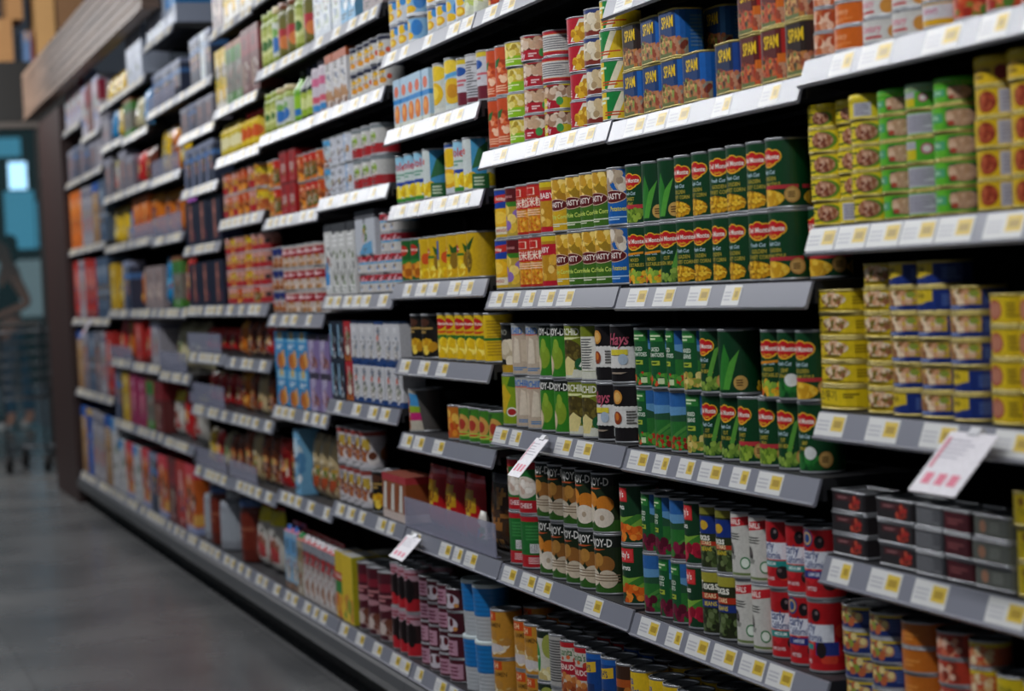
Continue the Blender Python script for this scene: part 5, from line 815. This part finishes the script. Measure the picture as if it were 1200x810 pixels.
# sixth bay
P(4, 1, [['olivejar', 'olivejar', 'jarwhite', 'oildark', 'oildark', 'olivejar', 'oildark']], 299, 366, 7, 1, h=.17)
P(4, 2, [['olivejar', 'olivejar', 'jarwhite', 'jarwhite']], 305, 342, 4, 1, h=.125); P(4, 2, [['bottlegreen', 'bottledark', 'bottledark', 'pinkbottle']], 344, 373, 4, 1, h=.165)
P(4, 3, [['yellowor', 'orangegreen']], 310, 330, 2, 2, h=.088); P(4, 3, 'redtall', 331, 348, 2, 2, h=.095); P(4, 3, [['orangecan', 'orangegreen', 'orangegreen', 'orangecan']], 348, 378, 4, 2, h=.082)
P(4, 4, [['bluewhitebrown', 'bluewhitebrown', 'redwhitecan', 'redwhitecan', 'redwhitecan', 'redwhitecan', 'redwhitecan']], 314, 378, 7, 3, h=.068)
P(4, 5, 'cereal', 314, 354, 3, 2, h=.115); P(4, 5, 'lilac', 355, 382, 2, 2, h=.112)
P(4, 6, 'brownbag', 319, 336, 2, 1, h=.15); P(4, 6, 'skyblue', 337, 346, 1, 1, h=.2, w=.07); P(4, 6, 'beigebag', 349, 376, 3, 1, h=.19); P(4, 6, 'brownbag', 377, 390, 1, 1, h=.13)
P(4, 7, 'bluecap', 318, 333, 2, 1, h=.21); P(4, 7, 'greencap', 334, 346, 1, 1, h=.2, w=.08); P(4, 7, 'milkcap', 345, 387, 6, 1, h=.2)
# seventh bay
P(5, 0, 'greypink', 248, 260, 1, 1, h=.17); P(5, 0, 'yellowwhite', 262, 300, 4, 1, h=.18)
P(5, 1, 'yellowwhite', 248, 260, 2, 1, h=.2); P(5, 1, 'greenpack', 261, 279, 2, 1, h=.2); P(5, 1, 'maroonpack', 280, 300, 2, 1, h=.21)
P(5, 2, 'yellowjar', 253, 280, 4, 1, h=.11); P(5, 2, 'redtopbottle', 282, 301, 3, 1, h=.135)
P(5, 3, [['pinkred', 'orangecan', 'pinkred', 'orangecan', 'orangecan', 'pinkred', 'yellowor']], 256, 307, 7, 2, h=.078)
P(5, 4, [['pinkred', 'pinkred', 'orangecan', 'pinkred', 'pinkred', 'orangegreen', 'pinkred'], ['pinkred', 'yellowor', 'pinkred', 'pinkred', 'yellowor', 'pinkred', 'pinkred']], 261, 312, 7, 4, h=.057)
P(5, 5, [['orangebag', 'brownbag', 'brownbag', 'redbag', 'brownbag']], 263, 312, 5, 1, h=.125)
P(5, 6, [['orangebag', 'brownbag', 'beigebag', 'brownbag', 'brownbag']], 267, 315, 5, 1, h=.14)
P(5, 7, [['brownbag', 'beigebag', 'brownbag', 'brownbag', 'redbag']], 272, 319, 5, 1, h=.17)
P(5, 8, 'bignjar', 282, 286, 1, 1, h=.22, w=.12); P(5, 8, 'whitebag', 292, 318, 2, 1, h=.22)
# eighth bay
P(6, 0, [['greyblue', 'greyblue', 'paleblue', 'greyblue']], 222, 246, 4, 1, h=.17); P(6, 1, [['peachgrey', 'greyblue', 'peachgrey', 'peachgrey']], 212, 249, 4, 1, h=.1); P(6, 2, 'greyblue', 216, 251, 4, 1, h=.15)
P(6, 3, 'navystack', 216, 256, 3, 1, h=.17); P(6, 4, 'navystack', 219, 260, 3, 1, h=.16)
P(6, 5, 'redbag', 222, 258, 4, 1, h=.09, y=.06); P(6, 6, 'redbag', 224, 262, 4, 1, h=.12, y=.06); P(6, 7, [['yellowbag', 'redbag', 'creambag', 'brownbag', 'brownbag']], 226, 265, 5, 1, h=.14, y=.05); P(6, 8, [['whitejug', 'bignjar', 'whitejug']], 234, 270, 3, 1, h=.22, w=.15)
# ninth bay
P(7, 0, 'greywhite', 168, 192, 2, 1, h=.14); P(7, 0, 'bluetoppack', 193, 204, 1, 1, h=.12, w=.24)
P(7, 1, 'greyblue', 172, 203, 3, 1, h=.15, y=.036); P(7, 2, [['yellowbag', 'orangebag', 'yellowbag']], 180, 209, 3, 1, h=.2, y=.05)
P(7, 3, [['orangebag', 'orangebag', 'pinkbag']], 180, 212, 3, 1, h=.2, y=.05); P(7, 4, [['bluebag', 'greenpack', 'redbag']], 184, 215, 3, 1, h=.21)
P(7, 5, 'creambag', 187, 218, 2, 1, h=.2, y=.06); P(7, 6, [['whitebag', 'redbag', 'whitebag']], 190, 222, 3, 1, h=.2); P(7, 7, [['maroonpack', 'redbox', 'orangenoodle']], 197, 228, 3, 1, h=.27)
# tenth and eleventh bays
P(8, 0, [['greywhite', 'greywhite']], 148, 166, 2, 1, h=.22); P(8, 1, [['greenpack', 'creambag', 'bluebag']], 144, 172, 3, 1, h=.17); P(8, 2, [['peachgrey', 'redbag', 'brownbag']], 148, 176, 3, 1, h=.14); P(8, 3, [['orangebox', 'orangebox', 'orangebag']], 150, 178, 3, 1, h=.2, y=.036)
P(8, 4, [['orangebag', 'greypink', 'greypink']], 152, 180, 3, 1, h=.18); P(8, 5, [['redbox', 'redbag', 'whitebox']], 155, 183, 3, 1, h=.2); P(8, 6, [['pinkstack', 'greenpack', 'maroonpack']], 159, 188, 3, 1, h=.23); P(8, 7, [['orangenoodle', 'greyblue', 'orangenoodle']], 166, 195, 3, 1, h=.26)
P(9, 0, 'yellowbag', 119, 140, 3, 1, h=.12); P(9, 1, [['whitebox', 'bluebag', 'yellowbag']], 118, 143, 3, 1, h=.19); P(9, 2, [['peachgrey', 'whitebag', 'peachgrey']], 120, 146, 3, 1, h=.18); P(9, 3, [['yellowbag', 'yellowbag', 'bluebag']], 123, 149, 3, 1, h=.2)
P(9, 4, [['yellowbox2', 'yellowbag', 'greyblue']], 127, 151, 3, 1, h=.22); P(9, 5, [['redbag', 'orangebag', 'bluebag']], 129, 154, 3, 1, h=.19); P(9, 6, [['greyblue', 'yellowbox2', 'pinkstack']], 133, 159, 3, 1, h=.24); P(9, 7, [['palemix', 'orangenoodle', 'palemix']], 138, 164, 3, 1, h=.26)
# twelfth and last bays
P(10, 0, [['detergent', 'maroonpack', 'detergent']], 95, 116, 3, 1, h=.26); P(10, 1, [['greyblue', 'peachgrey', 'whitebox']], 97, 119, 3, 1, h=.15); P(10, 2, [['whitebox', 'tanbox', 'bluebox']], 100, 122, 3, 1, h=.3); P(10, 3, [['redbox', 'bluebox', 'bluebox']], 104, 125, 3, 1, h=.3); P(10, 4, [['peachgrey', 'whitebox', 'redbox']], 108, 130, 3, 1, h=.32); P(10, 5, [['whitebox', 'tanbox', 'palemix']], 114, 137, 3, 1, h=.35)
P(11, 0, 'detergent', 72, 93, 3, 1, h=.26); P(11, 1, [['peachgrey', 'greyblue', 'peachgrey']], 75, 97, 3, 1, h=.17); P(11, 2, [['orangebox', 'orangebox', 'whitebox']], 79, 100, 3, 1, h=.31); P(11, 3, [['redbox', 'whitebox', 'redbox']], 83, 104, 3, 1, h=.31); P(11, 4, [['tanbox', 'peachgrey', 'bluebox']], 86, 107, 3, 1, h=.32); P(11, 5, [['tanbox', 'royalbox', 'whitebox']], 92, 113, 3, 1, h=.36)
finish_labels()
for a in ((2, 6, 474, 580, .075), (5, 7, 268, 300, .06), (6, 5, 220, 258, .07), (6, 6, 222, 262, .08), (6, 7, 226, 265, .07), (7, 1, 172, 204, .06), (7, 2, 178, 209, .07), (7, 3, 180, 212, .08), (7, 5, 187, 218, .08), (8, 3, 150, 180, .06), (9, 5, 129, 154, .06)): tray(*a)
for o, k, lv, c in TR: tag(o, 'clear acrylic front tray, '+shelf_word(k, lv)+' of '+BAY[k], 'tray', 'clear acrylic trays on the shelves')

# ------------------------------------------------------------------ hanging price cards
def card(px, py, pz_lip, w, h, lean, label, X=None):
    b = MB(); q = lambda x0, z0, x1, z1, col, o: b.poly([(x0, -o, z0), (x1, -o, z0), (x1, -o, z1), (x0, -o, z1)], col, 'print')
    b.box(-w/2, 0, -h, w/2, .0012, 0, '#d6d2d8', 'print')
    r2 = random.Random(int(px))
    for i in range(5): q(-w*.38, -h*(.15+.07*i), -w*.38+w*r2.uniform(.4, .75), -h*(.13+.07*i), '#9a96a4', .0004)
    for i, c in enumerate((-.28, .0, .26)): q(w*(c-.09), -h*.86, w*(c+.09), -h*.68, '#d0607c', .0004)
    q(-w*.44, -h*.6, -w*.36, -h*.1, '#c8788a', .0004)
    x = sx(px, pz_lip); o = link('price_card', b.mesh('price_card'), None, (x, -.008, pz_lip+.03)); o.rotation_euler = (-lean, 0, .0)
    clipm = MB(); clipm.box(-.012, -.002, -.004, .012, .006, .008, '#c8c8cc', 'plastic'); link('clip', clipm.mesh('clip'), o)
    tag(o, label, 'price card', 'hanging price cards')
card(1150, 505, .82, .11, .095, .75, 'white price card with pink figures hanging from tuna shelf at right')
card(641, 515, .723, .07, .095, .75, 'narrow white price card hanging below the pear cans')
card(490, 622, .431, .12, .07, .8, 'wide white price card hanging left under the red pouches')
card(109, 372, .95, .09, .10, .6, 'small pale price card hanging in the twelfth bay')

# ------------------------------------------------------------------ canopy, end post, floor
b = MB(); x0, x1 = sx(27, 2.35, -.06), -5.55
n = 6; zt, zb = 2.51, 2.225; CY = .0
for i in range(n):
    a = zb+(zt-zb)*i/n; c = zb+(zt-zb)*(i+1)/n-.006
    b.box(x0, -.06, a, x1, -.03, c, '#999', 'wood')
b.box(x0, -.03, zb, x1, .01, zt, '#999', 'wood'); b.box(x0, -.068, zb-.008, x1, -.02, zb-.001, '#999', 'wood')
o = link('canopy', b.mesh('canopy'), None, (0, 0, 0)); tag(o, 'long planked wooden canopy above the far shelving bays', 'canopy')
b = MB(); b.box(-10.1, -.01, FLOOR+.001, -9.02, .47, 2.17, '#222', 'darkwood'); o = link('end_post', b.mesh('end_post'), None); tag(o, 'dark brown wooden end post at the far end of shelving', 'post')
b = MB(); b.poly([(-40, -6, 0), (3, -6, 0), (3, .6, 0), (-40, .6, 0)], '#777', 'floor'); o = link('floor', b.mesh('floor'), None, (0, 0, FLOOR)); tag(o, None, None, kind='structure')
# ------------------------------------------------------------------ far end of the aisle: bulkhead, glass front, boxes, shopper, cart
def wq(a, b, c, d, X):
    m = (a+c)/2; n = (b+d)/2
    return on_x(a, n, X).y, on_x(c, n, X).y, on_x(m, d, X).z, on_x(m, b, X).z
def slab(name, q, X, th, m, par=None, col='#888'):
    y0, y1, z0, z1 = q; cy = (y0+y1)/2; b = MB(); b.box(0, y0-cy, 0, th, y1-cy, z1-z0, col, m)
    o = link(name, b.mesh(name), par, (X, cy, z0)); return o
XW = -12.6
fas = slab('bulkhead', (-4.2, .47, wq(0, 72, 27, 143, XW)[2], wq(0, 72, 27, 143, XW)[3]), XW-.6, .6, 'black'); tag(fas, None, None, kind='structure'); fas.name = 'wall_bulkhead'
M['mullion'] = M['metalbar']
dx = slab('door_1', (wq(44, 150, 52, 300, XW)[0], wq(44, 150, 53, 300, XW)[1], FLOOR+.001, wq(0, 141, 40, 150, XW)[2]), XW-.05, .05, 'black'); tag(dx, None, None, kind='structure')
hd = slab('trim_1', (-4.0, wq(0, 141, 46, 150, XW)[1], wq(0, 141, 40, 150, XW)[2], wq(0, 141, 40, 150, XW)[3]), XW-.08, .08, 'metalbar'); tag(hd, None, None, kind='structure')
gl = slab('window_1', (-4.0, wq(44, 150, 52, 300, XW)[0], FLOOR+.02, wq(0, 141, 40, 150, XW)[2]), XW-.04, .01, 'glass'); tag(gl, None, None, kind='structure')
y0, y1, z0, z1 = wq(43, 155, 53, 209, XW); s = slab('pull_handle', (y0+.02, y1-.01, z0, z1), XW+.001, .03, 'metalbar'); s.parent = dx; s.location = s.location-dx.location
# storage boxes on the bulkhead
def carton(a, b_, c, d, X, dep, label, m='card', z0=None):
    y0, y1, za, zb = wq(a, b_, c, d, X); za = z0 if z0 is not None else za
    b = MB(); w = y1-y0; h = zb-za; b.box(-dep/2, -w/2, 0, dep/2, w/2, h, '#999', m)
    o = link('storage_box', b.mesh('storage_box'), None, (X-dep/2, (y0+y1)/2, za))
    t = MB(); tw = min(.03, w*.2); t.box(-dep/2-.001, -tw, h-min(.08, h*.3), dep/2+.001, tw, h+.001, '#b08a5c', 'plastic'); link('packing_tape', t.mesh('packing_tape'), o)
    tag(o, label, 'box', 'cardboard boxes stored above the aisle end'); return zb
zt = wq(0, 72, 27, 143, XW)[3]+.001
z1 = carton(-22, 22, 15, 70, XW-.02, .45, 'brown cardboard box at far left with taped seam', z0=zt)
carton(7, -12, 26, 16, XW-.06, .4, 'small tan box stacked on the far left brown box', z0=z1+.001)
M['bluewrap'] = mat('blue_wrapped_pack', '#5a78a4', rough=.4, noise=.1, scale=9); M['redwrap'] = mat('dark_red_pack', '#7a3a34', rough=.5, noise=.1, scale=9)
carton(27, 37, 35.5, 78, XW-.02, .3, 'thin pale blue pack standing beside tall tan box', 'bluewrap', z0=zt)
carton(36, 36, 40, 76, XW-.02, .3, 'narrow dark red pack between blue pack and tall tan box', 'redwrap', z0=zt)
M['card2'] = mat('pale_cardboard', '#b8905e', rough=.85, noise=.1, scale=5, stretch=(1, 1, 6)); M['card3'] = mat('dark_cardboard', '#7c5c40', rough=.85, noise=.12, scale=5, stretch=(1, 1, 6))
carton(41, -30, 64, 70, XW-.02, .45, 'tall pale tan cardboard box above the aisle end', 'card2', z0=zt)
carton(66, -30, 98, 36, XW-.02, .45, 'dark brown cardboard box right of the tall tan box', 'card3', z0=zt)
# shop front far behind the glass
XF = -27.
b = MB(); b.box(-.2, -9, 0, 0, 3, 4.2, '#999', 'black'); o = link('wall_far', b.mesh('wall_far'), None, (XF, 0, FLOOR)); tag(o, None, None, kind='structure')
M['pane1'] = mat('blue_lit_pane', '#3f8fb0', rough=.3, emit='#4fa6c8', estr=.55, noise=.3, scale=2)
M['pane2'] = mat('bright_lit_pane', '#9ad0ea', rough=.3, emit='#a8dcff', estr=2.2)
M['pane3'] = mat('pale_lit_pane', '#9ab4bc', rough=.5, emit='#98b4bc', estr=.28, noise=.35, scale=1.2)
M['wire'] = mat('dull_zinc_wire', '#56595e', rough=.45, metal=.6)
M['tealfloor'] = mat('teal_mat', '#1d3038', rough=.6, noise=.2, scale=3)
wi = 2
for a, b_, c, d, m in ((-30, 162, 24, 184, 'pane1'), (10, 190, 31, 222, 'pane2'), (6, 224, 41, 292, 'pane1'), (43, 236, 55, 290, 'pane1'), (-20, 305, 60, 372, 'pane3')):
    o = slab('window_%d' % wi, wq(a, b_, c, d, XF), XF+.001, .02, m); wi += 1; tag(o, None, None, kind='structure')
# shopper
def skin_obj(name, vs, es, m, parent=None, sub=2):
    me = bpy.data.meshes.new(name); me.from_pydata([v[0] for v in vs], es, []); me.materials.append(M[m])
    o = bpy.data.objects.new(name, me); C.objects.link(o)
    if parent is not None: o.parent = parent
    md = o.modifiers.new('skin', 'SKIN'); md.use_smooth_shade = True
    for i, v in enumerate(vs):
        s = me.skin_vertices[0].data[i]; r = v[1]; s.radius = r if isinstance(r, tuple) else (r, r); s.use_root = (i == 0)
    sb = o.modifiers.new('sub', 'SUBSURF'); sb.levels = sub; sb.render_levels = sub
    return o
XP = -16.5
base = on_x(12, 420, XP); PY = base.y; pz = FLOOR
def q(x, y, z): return (x, y, z)
# local frame: +x towards camera, y to image right, z up from the floor; leaning forward to image left
bv = [(q(0, 0, .95), (.15, .11)), (q(0, -.0, 1.12), (.13, .1)), (q(.0, .02, 1.3), (.16, .1)), (q(0, .03, 1.42), (.12, .08)), (q(.01, .02, 1.5), .055), (q(.02, .0, 1.58), .075), (q(.02, -.02, 1.66), .095), (q(.02, -.0, 1.74), .06),
      (q(.1, .0, .86), .095), (q(.12, -.05, .48), .065), (q(.12, -.02, .08), .042), (q(.12, -.16, .03), .035),
      (q(-.1, .05, .86), .095), (q(-.12, .12, .48), .065), (q(-.12, .17, .08), .042), (q(-.12, .03, .03), .035),
      (q(.17, .06, 1.38), .06), (q(.2, .17, 1.15), .047), (q(.2, -.06, 1.06), .034), (q(.2, -.12, 1.04), (.04, .02)),
      (q(-.17, .02, 1.38), .06), (q(-.2, .05, 1.12), .047), (q(-.18, -.18, 1.04), .034), (q(-.18, -.24, 1.03), (.04, .02))]
be = [(0, 1), (1, 2), (2, 3), (3, 4), (4, 5), (5, 6), (6, 7), (0, 8), (8, 9), (9, 10), (10, 11), (0, 12), (12, 13), (13, 14), (14, 15), (3, 16), (16, 17), (17, 18), (18, 19), (3, 20), (20, 21), (21, 22), (22, 23)]
for root, sx_ in ((19, 1), (23, -1)):
    p = bv[root][0]
    for i, (dz, ln) in enumerate(((.03, .07), (.012, .085), (-.006, .088), (-.022, .078))):
        k0 = len(bv); bv += [(q(p[0], p[1]-ln*.5, p[2]+dz-.005), .009), (q(p[0]-.01*sx_, p[1]-ln, p[2]+dz-.03), .008)]; be += [(root, k0), (k0, k0+1)]
    k0 = len(bv); bv += [(q(p[0]-.03*sx_, p[1]-.02, p[2]+.03), .010), (q(p[0]-.05*sx_, p[1]-.05, p[2]+.02), .009)]; be += [(root, k0), (k0, k0+1)]
per = skin_obj('person', bv, be, 'skin'); per.location = (XP, PY, pz)
tag(per, 'shopper in black sleeveless top and jeans leaning over a cart by the glass', 'person')
top = skin_obj('tank_top', [(q(0, 0, 1.0), (.165, .12)), (q(0, 0, 1.13), (.15, .115)), (q(0, .02, 1.3), (.18, .115)), (q(0, .03, 1.4), (.14, .09))], [(0, 1), (1, 2), (2, 3)], 'cloth', per)
jn = skin_obj('jeans', [(q(0, 0, .97), (.165, .12)), (q(0, 0, .9), (.15, .12)), (q(.1, 0, .82), .108), (q(.12, -.05, .48), .078), (q(.12, -.025, .14), .06), (q(-.1, .05, .82), .108), (q(-.12, .12, .48), .078), (q(-.12, .165, .14), .06)], [(0, 1), (1, 2), (2, 3), (3, 4), (1, 5), (5, 6), (6, 7)], 'denim', per)
hr = skin_obj('hair', [(q(.02, .05, 1.6), .07), (q(.02, .04, 1.7), .1), (q(.02, .0, 1.775), .075), (q(.02, .12, 1.55), .045)], [(0, 1), (1, 2), (0, 3)], 'hair', per)
for i, (x, y) in enumerate(((.12, -.09), (-.12, .1))):
    skin_obj('shoe', [(q(x, y+.06, .045), .05), (q(x, y-.1, .035), .04)], [(0, 1)], 'shoe', per)
fb = MB()
for yy in (-.085, -.10):
    pass
for sx_ in (-1, 1): fb.lathe([(.004, 0), (.010, .004), (.010, .010), (.004, .014)], 10, '#151515', 'plastic', cx=.03*sx_)
ey = link('eyes', fb.mesh('eyes'), per, (.02, -.115, 1.665)); ey.rotation_euler = (math.radians(90), 0, 0)
# shopping cart
XC = -11.6
pc = on_x(38, 470, XC); cb = MB()
def wire(pts, r=.006, m='wire'): cb.tube(pts, r, '#999', m, 6)
L_, Wd = .30, .16
for i in range(9):
    t = i/8; yy = -L_+2*L_*t
    wire([(-Wd, yy, .95), (-Wd*.8, yy*.9, .5), (Wd*.8, yy*.9, .5), (Wd, yy, .95)], .004)
for i in range(7):
    t = i/6; z = .5+.45*t; f = .8+.2*t; g = .9+.1*t
    wire([(-Wd*f, -L_*g, z), (-Wd*f, L_*g, z), (Wd*f, L_*g, z), (Wd*f, -L_*g, z), (-Wd*f, -L_*g, z)], .004 if i < 6 else .009)
wire([(Wd*.8, -L_, .95), (Wd*.8, -L_*.8, .15), (Wd*.8, L_, .15)], .011); wire([(-Wd*.8, -L_, .95), (-Wd*.8, -L_*.8, .15), (-Wd*.8, L_, .15)], .011); wire([(-Wd*.8, L_*.7, .15), (Wd*.8, L_*.7, .15)], .009)
cart = link('shopping_cart', cb.mesh('basket'), None, (XC, pc.y, FLOOR), math.radians(72)); hb = MB(); hb.tube([(-Wd, -L_-.1, 1.0), (Wd, -L_-.1, 1.0)], .016, '#333', 'rubber', 8); hb.tube([(-Wd, -L_-.1, 1.0), (-Wd, -L_, .95)], .009, '#333', 'wire', 6); hb.tube([(Wd, -L_-.1, 1.0), (Wd, -L_, .95)], .009, '#333', 'wire', 6); link('handle', hb.mesh('handle'), cart)
wm = MB(); rows = []
for pr in ((.045, -.014), (.062, -.014), (.066, 0), (.062, .014), (.045, .014)): rows.append([(pr[1], pr[0]*math.cos(2*PI*j/18), pr[0]*math.sin(2*PI*j/18)) for j in range(18)])
wm.grid(rows, '#111', 'rubber', True, True); wm.poly(rows[0], '#111', 'rubber'); wm.poly(rows[-1][::-1], '#111', 'rubber'); wm.box(-.02, -.012, 0, -.016, .012, .1, '#888', 'wire'); wm.box(.016, -.012, 0, .02, .012, .1, '#888', 'wire'); wm.box(-.02, -.012, .088, .02, .012, .1, '#888', 'wire'); wmm = wm.mesh('wheel')
for x in (-Wd*.8, Wd*.8):
    for y in (-L_*.72, L_*.9): link('wheel', wmm, cart, (x, y, .0665))
tag(cart, 'grey wire shopping cart with black wheels beside the end post', 'cart')
b = MB(); b.box(0, 0, 0, 6.5, 2.6, .006, '#888', 'tealfloor'); o = link('entrance_mat', b.mesh('entrance_mat'), None, (-24., -2.2, FLOOR+.0005)); tag(o, 'dark teal mat on the floor inside the glass entrance', 'mat')

# ------------------------------------------------------------------ light
def area(name, loc, size, size_y, e, col, rot=(0, 0, 0)):
    l = bpy.data.lights.new(name, 'AREA'); l.shape = 'RECTANGLE'; l.size = size; l.size_y = size_y; l.energy = e; l.color = col
    o = bpy.data.objects.new(name, l); C.objects.link(o); o.location = loc; o.rotation_euler = rot; return o
for i in range(9): area('ceiling_strip_light', (2.2-1.6*i, -1.17, 2.72), 1.4, .12, 22.5, (.97, .98, 1), (math.radians(12), 0, 0))
area('aisle_fill_light', (-2, -3.6, 2.9), 7, 1.2, 10, (.9, .95, 1), (math.radians(58), 0, 0))
area('storage_fill_light', (-9.5, -1.6, 3.6), 1.2, .5, 170, (1, .96, .9), (0, math.radians(62), 0))  # added lamp that brightens the storage boxes and the canopy's far end
W = bpy.data.worlds.new('world'); bpy.context.scene.world = W; W.use_nodes = True
W.node_tree.nodes['Background'].inputs[0].default_value = (.5, .6, .75, 1); W.node_tree.nodes['Background'].inputs[1].default_value = .06
vs = bpy.context.scene.view_settings; vs.view_transform = 'Standard'; vs.look = 'None'; vs.exposure = -.1
